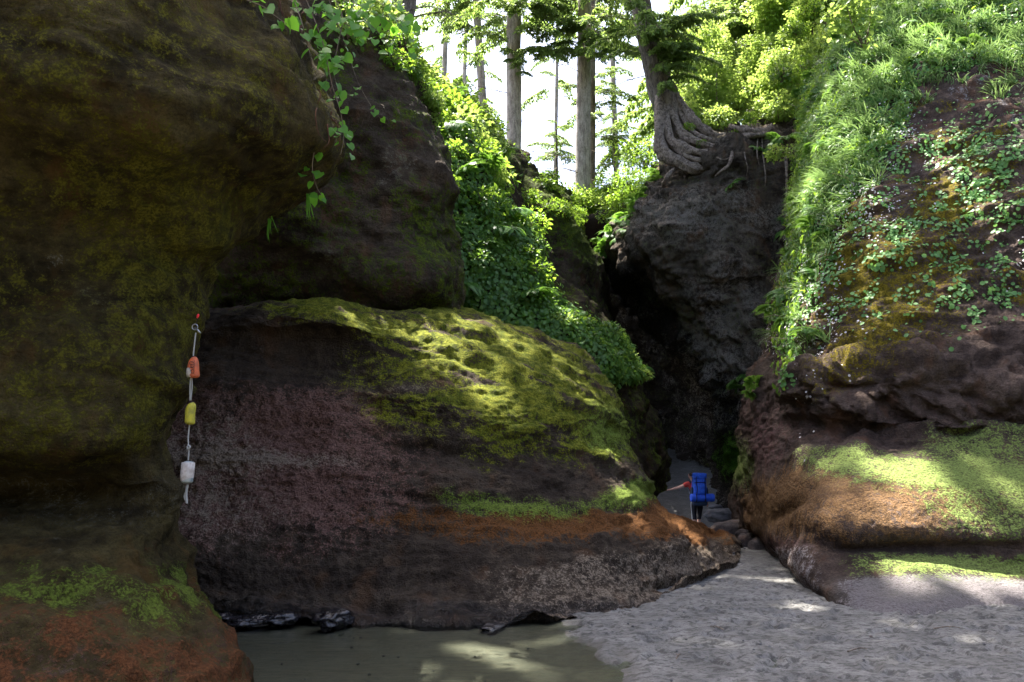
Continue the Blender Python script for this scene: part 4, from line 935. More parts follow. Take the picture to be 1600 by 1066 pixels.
DEAD = [dead_mesh(60+i) for i in range(5)]
def add_spray(root, P, az, s, tilt=0, i=None):
    tw, ne = SPR[random.randrange(4)]
    b_ = bpy.data.objects.new('branch', tw); COL.objects.link(b_); b_.parent = root; b_.location = P; b_.rotation_euler = (random.uniform(-.2, .2), tilt, az); b_.scale = (s, s, s)
    n_ = bpy.data.objects.new('needles', ne); COL.objects.link(n_); n_.parent = b_
def add_dead(root, P, az, s, tilt=0):
    b_ = bpy.data.objects.new('dead_branch', random.choice(DEAD)); COL.objects.link(b_); b_.parent = root; b_.location = P; b_.rotation_euler = (0, tilt, az); b_.scale = (s, s, s)
TREES = []
def tree(path, rad, label, mat=B_grey, name='spruce_tree', ns=18, deads=0, dz=(0, 1), dsc=1, rough=.09, group=None):
    path = np.array(path, float)
    root = empty(name, path[0]); n = max(12, int(np.linalg.norm(path[-1]-path[0])/.35)); c = curve(path, n); r = np.interp(np.linspace(0, 1, n), np.linspace(0, 1, len(rad)), rad)
    mb = MB(); mb.tube(c-path[0], r, ns, rough=rough, seed=len(TREES)); mb.obj('trunk', mat, root)
    tag(root, label, 'tree', group)
    for k in range(deads):
        t = dz[0]+(dz[1]-dz[0])*(k+random.random())/deads; i = int(t*(n-1)); az = random.choice([0, math.pi])+random.uniform(-.9, .9)
        p = c[i]-path[0]+np.array([math.cos(az), math.sin(az), 0])*r[i]*.8
        add_dead(root, p, az, dsc*random.uniform(.5, 1.2), random.uniform(-.1, .45))
    TREES.append((root, c, r)); return root, c
def vpath(px0, py0, d, px1, py1, H=38, base=2.0):
    a = np.array(W(px0, py0, d)); b_ = np.array(W(px1, py1, d)); dr = (b_-a)/(b_[2]-a[2]); top = a+dr*(H-a[2]); lo = a-dr*base
    return [lo, a, b_, (b_+top)/2, top]
m2 = lambda px, d: px*.5*d/F
t1, c1 = tree(vpath(757, 205, 42, 744, 0, 40), [m2(15, 42), m2(14, 42), m2(12, 42), .15, .05], 'thin pale trunk, leftmost tree against the white sky', deads=16, dz=(.1, .55), dsc=1.1)
t2, c2 = tree(vpath(803, 232, 36, 803, 0, 38), [m2(27, 36), m2(25, 36), m2(24, 36), .22, .06], 'straight grey conifer trunk rising behind the left bank', deads=26, dz=(.12, .6), dsc=1.0)
t3, c3 = tree(vpath(911, 245, 36, 914, 0, 38), [m2(27, 36), m2(25, 36), m2(22, 36), .22, .06], 'straight conifer trunk in the middle of the gap', deads=30, dz=(.12, .62), dsc=1.05)
t3b, c3b = tree(vpath(925, 250, 39, 926, 0, 36), [m2(12, 39), m2(11, 39), m2(10, 39), .12, .05], 'slender trunk tucked right behind the middle conifer', mat=B_dark, deads=8, dz=(.12, .5))
t5, c5 = tree(vpath(1180, 120, 34, 1168, 0, 40, 4), [m2(38, 34), m2(36, 34), m2(32, 34), .25, .06], 'thick dark trunk half hidden by the sunlit thicket', mat=B_dark, deads=8, dz=(.2, .5))
t6, c6 = tree(vpath(622, 60, 19, 640, -40, 26, 3), [.34, .32, .30, .2, .05], 'dark trunk behind the shrubs on the rock column', mat=B_dark, deads=4, dz=(.2, .5))
t4, c4_ = tree([W(1064, 232, 26.2), W(1052, 190, 26.2), W(1034, 140, 26.1), W(1020, 90, 26), W(1008, 40, 26), W(1000, -10, 26), W(992, -120, 26), W(985, -260, 26), W(980, -420, 26)],
     [m2(60, 26), m2(54, 26), m2(43, 26), m2(37, 26), m2(34, 26), m2(31, 26), m2(28, 26), m2(20, 26), m2(8, 26)], 'leaning curved spruce gripping the cliff rim with bare roots', mat=B_dark, deads=9, dz=(.3, .62), dsc=.9, rough=.16)
t4o = np.array(c4_[0])
def root_tube(pts, r0, r1, n=24):
    mb = MB(); c = curve([W(p[0], p[1], p[2]-.3*math.sin(math.pi*i/(len(pts)-1))) for i, p in enumerate(pts)], n)-t4o; mb.tube(c, np.linspace(r0, r1, n)*(1+.12*np.sin(np.arange(n)*.9))*np.clip(.35+np.arange(n)*.09, 0, 1), 16, rough=.5, seed=r0*40); mb.obj('root', B_root, t4)
root_tube([(1032,120,26.1),(1030,200,25.5),(1036,235,25.3),(1062,254,25),(1085,264,24.9),(1102,262,24.9),(1110,250,25.2)], .30, .11)
root_tube([(1036,140,26.1),(1046,214,25.3),(1070,232,25.0),(1098,240,24.8),(1124,238,24.8),(1142,228,25)], .24, .08)
root_tube([(1044,140,26.1),(1062,205,25.5),(1090,222,25.1),(1118,230,24.9),(1150,222,24.9)], .21, .07)
root_tube([(1040,120,26.1),(1072,178,25.9),(1090,196,25.8),(1112,210,25.8),(1140,214,26)], .27, .10)
root_tube([(1036,150,26),(1034,232,25.4),(1046,250,25.2),(1066,262,25.1),(1080,275,25.2)], .22, .06)
root_tube([(1034,150,26.0),(1044,206,25.3),(1066,240,25.0),(1092,250,24.8),(1116,246,24.9),(1130,240,25.3)], .13, .05)
root_tube([(1038,140,26.0),(1054,190,25.6),(1078,214,25.2),(1104,226,24.9),(1132,232,24.8),(1150,236,25.2)], .12, .04)
root_tube([(1042,130,26.0),(1064,178,25.9),(1084,206,25.5),(1108,218,25.0),(1140,220,25.2)], .11, .05)
root_tube([(1036,200,25.8),(1044,244,25.2),(1058,258,25.0),(1074,268,24.9),(1090,272,25.3)], .09, .03)
root_tube([(1190,205,24.6),(1192,240,24.0),(1196,275,23.8),(1194,300,23.9)], .03, .012)
root_tube([(1165,215,24.5),(1163,238,24.0),(1168,262,23.9),(1166,276,24)], .025, .01)
root_tube([(1140,196,25.2),(1162,203,24.6),(1186,206,24.5),(1205,200,25)], .14, .12)
root_tube([(1150,206,25),(1168,212,24.4),(1190,210,24.4),(1202,206,25)], .10, .08)
root_tube([(1142,222,24.4),(1144,240,24.0),(1138,258,23.9),(1126,268,23.7),(1118,275,23.7)], .07, .025)
root_tube([(1141,246,23.9),(1130,250,23.8),(1120,246,23.7)], .035, .015, 10)
root_tube([(1225,215,24),(1228,250,23.6),(1229,285,23.5),(1228,318,23.5)], .05, .02)
root_tube([(1184,215,24.2),(1183,240,23.9),(1186,258,23.8)], .03, .015)
root_tube([(1055,262,24.9),(1040,280,25),(1032,300,25.4)], .10, .03)
# hanging sprays in the picture's top edge
def sprays(root, c, n, pxr, pyr, d, s, dj=2):
    o0 = np.array(root.location)
    for k in range(n):
        P = np.array(W(random.uniform(*pxr), random.uniform(*pyr), d+random.uniform(-dj, dj)))
        i = np.argmin(np.abs(c[:, 2]-P[2]-.6)); az = math.atan2(P[1]-c[i][1], P[0]-c[i][0])
        q = c[i]+(P-c[i])*.25
        add_spray(root, q-o0, az+random.uniform(-.3, .3), s*random.uniform(.7, 1.15), random.uniform(.05, .35))
sprays(t2, c2, 22, (740, 905), (-40, 85), 35, .95); sprays(t2, c2, 6, (780, 820), (60, 120), 34.5, .5, 1)
sprays(t3, c3, 30, (850, 1000), (-40, 95), 35, 1.0)
sprays(t4, c4_, 18, (930, 1120), (-50, 75), 25, .75); sprays(t4, c4_, 16, (1030, 1110), (40, 140), 25.5, .6, 1)
sprays(t5, c5, 22, (1090, 1280), (-50, 75), 32, 1.1); sprays(t1, c1, 14, (660, 800), (-40, 60), 41, 1.1)
sprays(t3b, c3b, 10, (925, 990), (90, 225), 38, .6, 1)
for k, (px, d, w_, lab) in enumerate(((690, 55, 9, 'faint thin trunk far left in the bright sky'), (722, 60, 7, 'faintest slim trunk left of the thin pale trunk'), (868, 62, 6, 'slim distant trunk just left of the middle conifer'), (962, 50, 9, 'distant trunk right of the middle conifer'), (1122, 44, 12, 'trunk in the bright wood right of the leaning spruce'))):
    tt, cc = tree(vpath(px, 240, d, px+random.uniform(-10, 10), 0, 46, 6), [m2(w_*1.1, d), m2(w_, d), m2(w_*.9, d), .12, .04], lab, ns=8, deads=22, dz=(.15, .6), dsc=1.5)
    sprays(tt, cc, 9, (px-60, px+60), (-20, 190), d, .95, 1)
for (px, py, s_, lab) in ((1096, 226, .3, 'tuft of leaves sprouting between the bare roots'), (1122, 236, .32, 'leafy tuft where the roots enter the earthy cliff'), (1150, 214, .4, 'small shrub over the root ends'), (1076, 200, .35, 'small shrub in the crook of the leaning trunk'), (1172, 190, .5, 'shrub right of the bare roots')):
    put_shrub('shrub', W(px, py, 24.7), s_, lab, None)
# small conifers far beyond the rim
for (px, py, d, h, lab) in ((960, 240, 48, 3.2, 'small conifer right of the middle trunk'), (870, 250, 47, 2.6, 'low spreading conifer left of the middle trunk'), (1095, 170, 40, 6.5, 'bright conifer behind the leaning spruce'), (1135, 150, 42, 8, 'tall young conifer between leaning spruce and thick trunk'), (1060, 170, 38, 4.0, 'young conifer close behind the leaning spruce')):
    b0 = np.array(W(px, py, d)); root, c = tree([b0-[0, 0, 3], b0+[0, 0, h*.4], b0+[0, 0, h]], [.10, .07, .02], lab, mat=B_dark, name='young_conifer', ns=8)
    o0 = np.array(root.location)
    for k in range(int(h*5)):
        z = h*(k+.5)/(h*5); add_spray(root, b0+[0, 0, z]-o0, k*2.4+random.uniform(-.6, .6), (.6*(1-z/h)*h*.3+.3)*random.uniform(.6, 1.3), random.uniform(-.2, .4))
# bright maple sapling above the notch
mp = empty('maple_sapling', W(1350, 80, 16.5)); o0 = np.array(mp.location)
mb = MB(); br = []
for (x1, y1) in ((1300, 20), (1320, 0), (1340, 10), (1360, -10), (1335, 30)):
    a = np.array(W(1350, 75, 16.4))-o0; b_ = np.array(W(x1, y1, 16.2+random.uniform(-.4, .4)))-o0; c = curve([a, (a+b_)/2+rng.normal(size=3)*.1, b_], 8); br.append(c); mb.tube(c, np.linspace(.022, .006, 8), 5)
mb.obj('branch', B_twig, mp)
P = np.concatenate([np.repeat(c[4:], 26, 0) for c in br]); P = P+rng.normal(size=P.shape)*.16; n = len(P)
leaves('foliage', T_heart(.45), P, rdir(n)*.8+[0, -.2, -.5], np.tile([0, -.3, 1.], (n, 1))+rdir(n)*.4, .13*(.6+.6*rng.random(n)), L_shrub2, mp)
tag(mp, 'yellow green maple sapling leaning out above the fern cliff', 'sapling')

# unseen crowns added above the gorge, holes cut where sun patches should fall
def canopy(n, du, dv, lo=2.0, hi=10, size=.55):
    u = rng.uniform(du[0], du[1], n); v = rng.uniform(dv[0], dv[1], n)
    z = .82*v+6.5+rng.uniform(lo, hi, n); z = np.maximum(z, 11)
    P = np.stack([u+z*SUN[0]/SUN[2], v+z*SUN[1]/SUN[2], z], 1)
    clump = fbm(P*.55, 3)
    hole = lit_mask(u, v, 1.0)
    holen = (fbm(np.stack([u*.9, v*.9, 0*u], 1)+70, 3) > .62)
    # beyond the inner cliff the wood is open and bright
    open_ = ((v > 24+perlin(np.stack([u, v, 0*u], 1))*1.2) | ((v > 21.5) & (u > 9.5)) | ((v > 17) & (u < 1))) & (rng.random(n) < np.where(u > 3.5, .95, .8))
    # thinner crowns over the top of the fern cliff and over the left bank
    soft = np.zeros(n)
    for cu, cv, cr, k_ in SOFT: soft = np.maximum(soft, k_*np.exp(-(((u-cu)**2+(v-cv)**2)/cr**2)**2))
    keep = ~hole & (rng.random(n) > soft) & ~open_ & ~(holen & (rng.random(n) < .7))
    return P[keep], u[keep], v[keep]
SOFT = []
for (px, py, cr, k_) in ((1340,150,2.2,.8),(1500,60,2.6,.75),(1560,260,2.,.6),(1400,330,1.8,.6),(1300,420,1.4,.7),(690,200,2.0,.85),(740,330,1.8,.8),(830,470,1.6,.7),(930,560,1.2,.6),(880,330,2.4,.8),(960,330,2.0,.8),(600,70,1.6,.7),(1500,480,1.4,.5)):
    P_ = pick(px, py)
    if P_ is not None: SOFT.append((*shadow_uv(P_), cr, k_))
CP, cu, cv = canopy(70000, (-9, 18), (2.5, 27), 15, 23)
host = [tree([(-7.5, 9.5, 7.5), (-7.3, 10, 15), (-6.5, 11.5, 44)], [.4, .3, .08], 'unseen tree added on top of the left overhang whose crown shades the stream', mat=B_dark)[0],
        tree([(-8.5, 18, 11), (-8.3, 18, 20), (-8, 18, 46)], [.45, .3, .08], 'unseen tree added behind the rock column whose crown shades the bank', mat=B_dark)[0],
        tree([(14.5, 19.0, 13), (14.0, 19, 24), (13.5, 19, 48)], [.45, .3, .08], 'unseen tree added above the fern cliff whose crown shades the mossy rock', mat=B_dark)[0],
        tree([(20, 27, 16), (19.8, 27, 26), (19.5, 27, 48)], [.45, .3, .08], 'unseen tree added on the high ground right of the gorge for its shade', mat=B_dark)[0], t2, t4, t5, t6]
hx = np.array([(-7, 10), (-8, 18), (12, 16), (19, 27), (c2[0][0], 30), (c4_[0][0], 24), (c5[0][0], 30), (c6[0][0], 16)])
own = np.argmin((CP[:, None, 0]-hx[None, :, 0])**2+(CP[:, None, 1]-hx[None, :, 1])**2, 1)
for k, h in enumerate(host):
    s = own == k; m = int(s.sum())
    if not m: continue
    P = CP[s]-np.array(h.location)
    leaves('crown', T_rhomb(.42), P, rdir(m)+[0, 0, -.3], np.tile(SUN, (m, 1))*.8+rdir(m), .5*(.6+.7*rng.random(m)), L_can, h)

# ------------------------------------------------------------------ boulders
def blob_mesh(name, sx, sy, sz, seed, e=.75, amp=.16, nu=40, nv=24):
    th = np.linspace(0, 2*math.pi, nu, endpoint=False); ph = np.linspace(-math.pi/2, math.pi/2, nv)
    T, Ph = np.meshgrid(th, ph); s_ = lambda a: np.sign(a)*np.abs(a)**e
    P = np.stack([s_(np.cos(T))*s_(np.cos(Ph)), s_(np.sin(T))*s_(np.cos(Ph)), s_(np.sin(Ph))], -1)
    P = P*(1+amp*fbm(P*1.3+seed*7.7, 4))[..., None]*np.array([sx, sy, sz])
    i = np.arange(nu*nv).reshape(nv, nu); j = np.roll(i, -1, 1)
    return np_mesh(name, P.reshape(-1, 3), np.stack([i[:-1], j[:-1], j[1:], i[1:]], -1).reshape(-1, 4), True)
M_bould = rock_mat('boulder', (.10, .10, .11), (.26, .26, .28), 2.0)
M_bould2 = rock_mat('boulder_brown', (.09, .075, .07), (.24, .20, .19), 2.0)
for (px, py, d, a, b_, c, rot, lab, mt) in (
        (1129, 806, 22.4, .50, .34, .20, .1, 'smooth bluish boulder just right of the hiker', M_bould), (1143, 827, 20.2, .52, .36, .21, -.25, 'flat veined boulder below the smooth bluish one', M_bould2),
        (1168, 852, 17.0, .24, .22, .25, .5, 'angular block at the mouth of the narrow cleft', M_bould2), (1162, 838, 18.5, .20, .2, .13, .9, 'small dark stone wedged between boulder and block', M_bould2),
        (1182, 862, 15.8, .16, .2, .26, .2, 'upright stone against the foot of the fern cliff', M_bould2), (1118, 792, 25.0, .22, .2, .08, .2, 'small flat stone behind the smooth boulder', M_bould)):
    me = blob_mesh('boulder', a, b_, c, px, .8, .22); me.materials.append(mt)
    o = bpy.data.objects.new('boulder', me); COL.objects.link(o); o.location = W(px, py, d); o.rotation_euler = (.05, rot*.4, rot); tag(o, lab, 'rock')
pm = []
for i in range(3):
    me = blob_mesh('pebble', 1, .8, .5, i, .9, .2, 10, 7); me.materials.append(M_bould); pm.append(me)
for k in range(170):
    if k < 45: x = random.uniform(-2.6, .8); y = random.uniform(5.8, 8.6)
    elif k < 140: x = random.uniform(1.0, 6.5); y = random.uniform(5.8, 10.5)
    else: y = random.uniform(14, 34); x = 3.6+(y-13)*.14+random.uniform(-.8, 1.2)
    z = float(zground(np.array(x), np.array(y))[0]); s = random.uniform(.006, .017)*(1 if k < 140 else 3)
    o = bpy.data.objects.new('pebble', random.choice(pm)); COL.objects.link(o); o.location = (x, y, z+s*.3+.012); o.scale = (s, s, s); o.rotation_euler = (0, 0, random.random()*6)
    tag(o, *(('tiny pebble or shell in the shallow pool', 'pebble', 'pebbles in the pool') if k < 45 else ('tiny pebble lying on the near grey sand', 'pebble', 'pebbles on the near sand') if k < 140 else ('stone scattered on the sandy floor of the cleft', 'stone', 'stones on the cleft floor')))

M_wet = plain_mat('wet_rock', (.010, .009, .011), .2, (.022, .019, .022), 14, .02)
for k, (px, py, d, a, b_, c, lab) in enumerate(((345,962,8.1,.10,.12,.10,'wet black stone at the waterline, nearest the left cliff'),(392,966,8.05,.20,.12,.09,'long low wet stone at the waterline left of the wet hump'),(440,962,8.1,.13,.12,.11,'small wet stone between the long low one and the wet hump'),
        (520,962,8.0,.16,.14,.14,'shiny wet hump of rock rising from the pool edge'),(770,974,8.0,.14,.1,.05,'wet stone under the middle of the mossy rock foot'))):
    me = blob_mesh('wet_stone', a*1.25, b_, c*.62, 90+k, .85, .35, 48, 30); me.materials.append(M_wet)
    o = bpy.data.objects.new('wet_stone', me); COL.objects.link(o); o.location = W(px, py+6, d+.12); o.rotation_euler = (0, 0, k*.3); tag(o, lab, 'rock')
def twig_on_sand(px, py, L, a, lab):
    P0 = np.array(W(px, py, 1.)); d = -CZ/(P0[2]-CZ); P0 = np.array(W(px, py, d)); P0[2] = float(zground(np.array(P0[0]), np.array(d))[0])+.02
    dv = np.array([math.cos(a), math.sin(a), 0])*L; mb = MB(); mb.tube(curve([-dv/2, dv*.1+np.array([.01, .02, .012]), dv/2], 10), np.linspace(.007, .003, 10), 6); mb.tube([dv*.1, dv*.25+np.array([-.02, .03, .01])], [.004, .002], 5)
    o = mb.obj('driftwood_twig', B_root); o.location = P0; tag(o, lab, 'twig')
twig_on_sand(1340, 1020, .22, .4, 'short driftwood twig on the near sand at the right'); twig_on_sand(1120, 985, .16, 2.2, 'small twig on the sand in front of the mossy rock'); twig_on_sand(1480, 985, .28, .15, 'longest twig lying on sand below the wet apron'); twig_on_sand(1060, 1030, .12, 1.1, 'tiny twig on the sand beside the pool')
# ------------------------------------------------------------------ the string of buoys
B_or = plain_mat('buoy_orange', (.62, .13, .04), .65, (.36, .09, .04), 22, .004)
B_ye = plain_mat('buoy_yellow', (.50, .44, .03), .65, (.28, .26, .04), 20, .004)
B_wh = plain_mat('buoy_white', (.40, .43, .41), .6, (.15, .20, .22), 16, .002)
B_w2 = plain_mat('foam_white', (.62, .57, .53), .6, (.42, .36, .32), 30)
M_rope = plain_mat('rope', (.36, .35, .32), .8, (.32, .33, .33), 90, .002)
M_blk = plain_mat('marker', (.03, .015, .015), .7)
M_steel = plain_mat('steel', (.42, .43, .45), .35, (.25, .25, .26), 60, metal=.9)
M_red = plain_mat('red_plastic', (.85, .02, .03), .4)
def lathe(name, prof, mat, parent, ns=20, sx=1., sy=1., bend=0.):
    prof = np.array(prof); n = len(prof); th = np.linspace(0, 2*math.pi, ns, endpoint=False)
    V = np.stack([np.outer(prof[:, 0], np.cos(th))*sx, np.outer(prof[:, 0], np.sin(th))*sy, np.repeat(prof[:, 1:2], ns, 1)], -1)
    V[..., 0] += bend*(V[..., 2]**2)*8
    i = np.arange(n*ns).reshape(n, ns); j = np.roll(i, -1, 1)
    o = link(name, np_mesh(name, V.reshape(-1, 3), np.stack([i[:-1], j[:-1], j[1:], i[1:]], -1).reshape(-1, 4), True), parent, mat); return o
def bullet(r, h, top=.45, bot=.12):
    p = [(.0, h/2)]
    for k in range(1, 9): a = math.pi/2*k/8; p.append((r*math.sin(a)*.98, h/2-top*h*(1-math.cos(a))))
    p += [(r, 0), (r*1.02, -h/2+bot*h)]
    for k in range(1, 6): a = math.pi/2*k/5; p.append((r*1.02*(.35+.65*math.cos(a)), -h/2+bot*h-bot*h*math.sin(a)))
    p += [(0, -h/2)]; return p
DB = 6.5
def buoy(px, py, r, h, mat, label, rot=0, bend=0, top=.45, band=None):
    bend *= .45; r *= .92; h *= .93; e = empty('buoy', W(px, py, DB)); e.rotation_euler = (0, rot, 0)
    lathe('body', bullet(r, h, top), mat, e, bend=bend)
    lathe('rope_hole', [(.012, h/2+.004), (.016, h/2-.004), (.016, h/2-.02)], M_blk, e, 10)
    tag(e, label, 'buoy'); return e
e = buoy(302, 574, .050, .195, B_or, 'orange buoy with dark scrawl, topmost on the string', -.05, .3)
lathe('white_side', [(.025, .012), (.044, -.008), (.0465, -.05), (.040, -.080), (.0, -.086)], B_w2, e, 16).location = (-.0085, -.001, -.002)
mb = MB()
for (cx, cz, rx, rz, a0, a1) in ((0.004, .03, .016, .012, 0, 5), (.012, .005, .014, .012, 1, 6.4), (.002, -.02, .017, .011, -2, 3.6), (.014, -.042, .013, .014, 0, 5.5)):
    a = np.linspace(a0, a1, 14); x = cx+rx*np.cos(a); z = cz+rz*np.sin(a); y = -np.sqrt(np.clip(.0515**2-x**2, 0, 1))-.0005
    mb.tube(np.stack([x, y, z], 1), .0022, 5)
mb.tube([(.025, -.046, .05), (.026, -.046, 0), (.024, -.046, -.06)], .0022, 5)
mb.obj('marking', M_blk, e)
e = buoy(297, 646, .044, .2, B_ye, 'yellow buoy in the middle of the string', .06, .35, .3)
e = buoy(293.5, 738, .050, .195, B_wh, 'faded white buoy, lowest on the string', .03, .0, .10)
lathe('pale_rim', [(.050, .08), (.0535, .075), (.0535, -.03), (.046, -.07)], B_w2, e, 20).location = (-.004, .001, 0)
def rope(name, segs, label):
    mb = MB()
    for pts, r in segs: mb.tube(curve([W(*p) for p in pts], 16), r, 6)
    o = mb.obj(name, M_rope); tag(o, label, 'rope'); return o
rope('rope', [([(306, 520, DB), (303, 545, DB), (302, 557, DB)], .006), ([(298, 590, DB), (297, 605, DB), (297, 626, DB)], .006), ([(300, 590, DB), (300, 606, DB), (298, 626, DB)], .005),
     ([(296, 664, DB), (294, 685, DB), (295, 705, DB), (294, 720, DB)], .006), ([(293, 757, DB), (291, 772, DB), (292, 787, DB)], .010), ([(294, 760, DB), (288, 775, DB), (291, 785, DB)], .005)] +
     [([(293, 696, DB-.01), (297, 698, DB-.01), (294, 702, DB-.01), (292, 698, DB-.01)], .008)], 'pale rope stringing the three buoys together')
e = empty('rope_clip', W(305, 515, DB))
mb = MB(); a = np.linspace(0, 6.28, 18); mb.tube(np.stack([.024*np.cos(a), 0*a-.01, .024*np.sin(a)+.02], 1), .005, 6); mb.obj('ring', M_steel, e)
mb = MB(); mb.tube([(.0, -.01, .015), (.03, -.02, -.01), (.055, -.02, -.035)], [.008, .009, .007], 8); mb.obj('pin', M_steel, e)
tag(e, 'steel clip and ring holding the buoy string to the cliff', 'clip')
me = blob_mesh('red_tag', .011, .006, .02, 3, .9, .1, 12, 8); me.materials.append(M_red); o = bpy.data.objects.new('red_tag', me); COL.objects.link(o); o.location = W(309, 494, DB); o.rotation_euler = (0, .3, 0)
tag(o, 'tiny bright red tag above the steel clip', 'tag')
mb = MB(); mb.tube(curve([W(309, 497, DB), W(307, 505, DB+.01), W(304, 512, DB)], 8), .003, 5); o = mb.obj('cord', M_blk); tag(o, 'short dark cord between red tag and steel clip', 'cord')

# ------------------------------------------------------------------ the hiker
M_skin = plain_mat('skin', (.62, .36, .27), .55, (.55, .30, .22), 12); M_shirt = plain_mat('shirt_red', (.55, .045, .035), .8, (.40, .03, .025), 25, .004)
M_black = plain_mat('cloth_black', (.012, .012, .016), .85, (.02, .02, .026), 20, .003); M_white = plain_mat('trim_white', (.75, .75, .75), .7)
M_hair = plain_mat('hair', (.07, .035, .018), .6, (.035, .018, .01), 60, .003)
M_blue = plain_mat('pack_blue', (.03, .16, .85), .55, (.02, .09, .62), 14, .006); M_blue2 = plain_mat('pad_blue', (.025, .13, .80), .6, (.015, .08, .60), 9, .004); M_navy = plain_mat('pack_navy', (.012, .035, .075), .7, (.01, .02, .05), 16, .004)
M_boot = plain_mat('boot', (.03, .022, .018), .8)
hx0, hd = 1089.5, 24.0
H0 = np.array(G(hx0, hd, 0)); H0[2] = float(zground(np.array(H0[0]), np.array(hd))[0])-.02
person = empty('person', H0); tag(person, 'hiker in red shirt and black capris walking away, hand on the rock', 'person')
def skin(name, chains, mat, parent, sub=2):
    vs_, ed, rd = [], [], []; idx = {}
    for ch in chains:
        prev = None
        for (p, r) in ch:
            key = tuple(round(q, 4) for q in p)
            if key not in idx: idx[key] = len(vs_); vs_.append(p); rd.append(r)
            if prev is not None and prev != idx[key]: ed.append((prev, idx[key]))
            prev = idx[key]
    me = bpy.data.meshes.new(name); me.from_pydata(vs_, ed, []); o = link(name, me, parent)
    md = o.modifiers.new('skin', 'SKIN'); md.use_smooth_shade = True
    sv = me.skin_vertices[0].data
    for i, r in enumerate(rd): sv[i].radius = r if isinstance(r, tuple) else (r, r)
    sv[0].use_root = True
    ss = o.modifiers.new('sub', 'SUBSURF'); ss.levels = ss.render_levels = sub
    me.materials.append(mat); return o
def hand(w, d, up, s=1.):
    """fingers leaving the palm end w along d; up = back of the hand"""
    w = Vector(w); d = Vector(d).normalized(); u = Vector(up); sd = d.cross(u).normalized()
    out = []
    for k, (o_, l) in enumerate(((-.030, .066), (-.010, .078), (.011, .073), (.031, .056))):
        a = w+d*.045+sd*o_; out.append([(tuple(w), .028), (tuple(a), .0125), (tuple(a+d*l*.5-u*.004), .0095), (tuple(a+d*l-u*.022), .008)])
    a = w+sd*-.034+d*.005; out.append([(tuple(w), .028), (tuple(a), .013), (tuple(a+d*.03-sd*.022), .0105), (tuple(a+d*.058-sd*.026-u*.008), .009)])
    return out
pel = ((.02, 0, .92), (.15, .11)); wai = ((.0, .0, 1.08), (.13, .10)); che = ((-.04, .02, 1.28), (.16, .115)); nb = ((-.07, .04, 1.43), .08); nk = ((-.09, .06, 1.50), .052); hd0 = ((-.12, .08, 1.57), .072); hd1 = ((-.13, .09, 1.65), .088); hd2 = ((-.13, .08, 1.71), .06)
lw = (-.74, .16, 1.205); rw = (.33, .06, .86)
body = [[pel, wai, che, nb, nk, hd0, hd1, hd2], [che, ((-.22, .04, 1.38), .062), ((-.50, .09, 1.275), .043), (lw, .028), ((-.80, .18, 1.195), .028)],
        [che, ((.14, .02, 1.36), .062), ((.26, -.02, 1.12), .043), (rw, .028), ((.335, .075, .80), .028)],
        [pel, ((-.08, 0, .86), .095), ((-.09, .05, .50), .062), ((-.10, -.02, .25), .055), ((-.10, -.03, .09), .038), ((-.10, .05, .045), .04), ((-.10, .14, .035), .032)],
        [pel, ((.11, .01, .86), .095), ((.10, .13, .52), .062), ((.06, .07, .28), .055), ((.04, .03, .09), .038), ((.04, .11, .045), .04), ((.04, .20, .035), .032)]]
body += hand((-.80, .18, 1.195), (-1, .2, -.15), (0, 0, 1)); body += hand((.335, .075, .80), (.1, .15, -1), (1, 0, 0))
body += [[hd1, ((-.165, .165, 1.64), .018)], [hd1, ((-.218, .075, 1.64), .016)], [hd1, ((-.045, .085, 1.64), .016)]]
skin('body', body, M_skin, person)
skin('hair', [[((-.125, .035, 1.60), .06), ((-.13, .045, 1.67), .085), ((-.13, .06, 1.72), .07)]], M_hair, person)
skin('shirt', [[((.01, 0, .98), (.165, .125)), ((.0, 0, 1.08), (.15, .12)), ((-.04, .02, 1.28), (.178, .135)), ((-.07, .035, 1.41), (.10, .09))], [((-.04, .02, 1.28), (.178, .135)), ((-.22, .04, 1.385), .088), ((-.38, .068, 1.325), .078)], [((-.04, .02, 1.28), (.178, .135)), ((.14, .02, 1.365), .088), ((.22, -.005, 1.23), .078)]], M_shirt, person)
sh = skin('capri_trousers', [[((.01, 0, 1.0), (.165, .125)), ((.02, 0, .90), (.175, .13))], [((.02, 0, .90), (.175, .13)), ((-.08, 0, .80), .11), ((-.09, .05, .50), .08), ((-.10, -.01, .29), .07)], [((.02, 0, .90), (.175, .13)), ((.11, .01, .80), .11), ((.10, .13, .52), .08), ((.06, .07, .30), .07)]], M_black, person)
mb = MB(); mb.tube(curve([(-.16, -.03, .92), (-.185, -.03, .78), (-.165, .0, .52), (-.165, -.03, .30)], 14), .011, 6); mb.obj('side_stripe', M_white, sh)
for (x, y) in ((-.10, .04), (.04, .10)):
    me = blob_mesh('boot', .058, .15, .06, 1, .8, .03, 20, 12); me.materials.append(M_boot); o = bpy.data.objects.new('boot', me); COL.objects.link(o); o.parent = person; o.location = (x, y, .055)
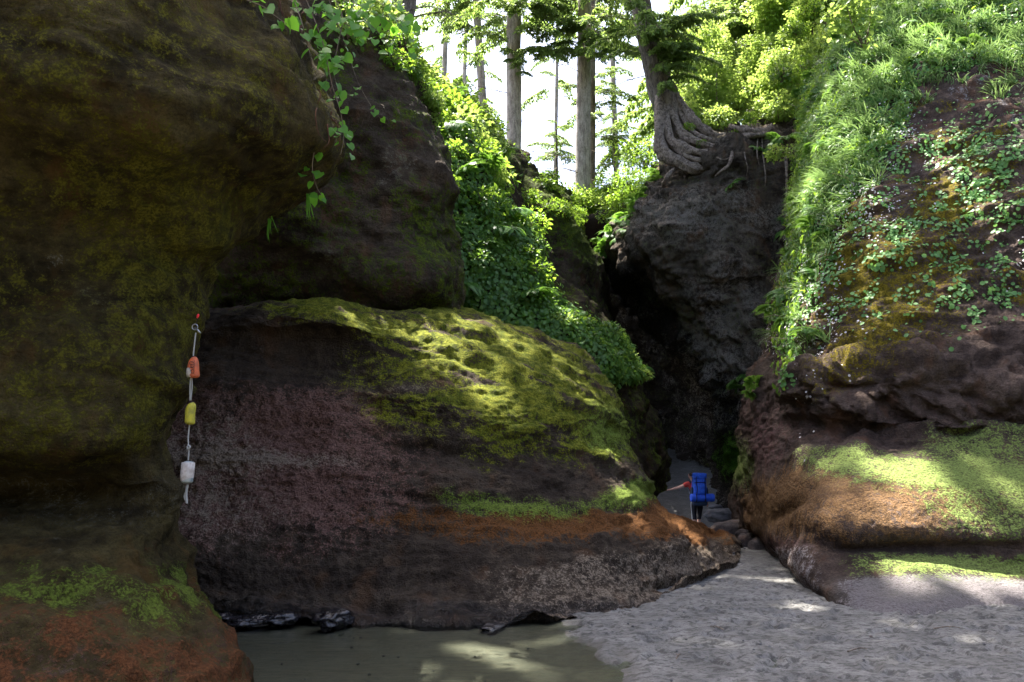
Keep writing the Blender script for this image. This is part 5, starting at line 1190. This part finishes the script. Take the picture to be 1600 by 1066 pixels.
pack = empty('backpack', H0+np.array([0, 0, 0])); tag(pack, 'big blue backpack with a rolled blue pad strapped beneath', 'backpack')
def rb(name, c, s, mat, par=pack, e=.45, rot=(0, 0, 0), amp=.04):
    me = blob_mesh(name, s[0], s[1], s[2], c[2]*3, e, amp, 36, 24); me.materials.append(mat); o = bpy.data.objects.new(name, me); COL.objects.link(o); o.parent = par; o.location = c; o.rotation_euler = rot; return o
rb('main_bag', (.02, -.27, 1.30), (.20, .145, .33), M_blue, amp=.07)
rb('lid', (.03, -.28, 1.62), (.205, .155, .095), M_blue, amp=.08, rot=(0, .04, 0))
rb('front_pocket', (.04, -.42, 1.25), (.125, .05, .16), M_blue)
rb('lower_bag', (.03, -.24, .86), (.215, .13, .12), M_navy)
for x in (-.19, .235): rb('side_pocket', (x, -.26, 1.12), (.04, .10, .17), M_navy, amp=.02)
ro = lathe('rolled_pad', [(0, -.35), (.05, -.352), (.10, -.35), (.118, -.335)]+[(.12+.003*math.sin(k*2.1), -.33+.66*k/14) for k in range(15)]+[(.118, .335), (.10, .35), (.06, .352), (.055, .345), (.045, .351), (0, .35)], M_blue2, pack, 24); ro.location = (.09, -.33, .985); ro.rotation_euler = (0, math.pi/2, 0)
for (x) in (-.10, .16):
    mb = MB(); a = np.linspace(-.3, 6.0, 20); mb.tube(np.stack([0*a+x, -.33+.126*np.cos(a), .985+.126*np.sin(a)], 1), .012, 6); mb.obj('strap', M_black, pack)
    mb = MB(); mb.tube(curve([(x, -.44, 1.06), (x*.9+.01, -.465, 1.25), (x+.0, -.44, 1.45), (x+.01, -.43, 1.60), (x+.01, -.36, 1.70)], 16), .011, 6); mb.obj('strap', M_black, pack)
mb = MB(); mb.tube(curve([(-.16, -.40, 1.42), (.02, -.445, 1.44), (.20, -.40, 1.42)], 12), .01, 6); mb.obj('strap', M_black, pack)
for x in (-.19, .10):
    mb = MB(); mb.tube(curve([(x, -.14, 1.42), (x-.005, .05, 1.46), (x, .155, 1.34), (x, .12, 1.12), (x, -.1, 1.02)], 16), .02, 6); mb.obj('shoulder_strap', M_navy, pack)
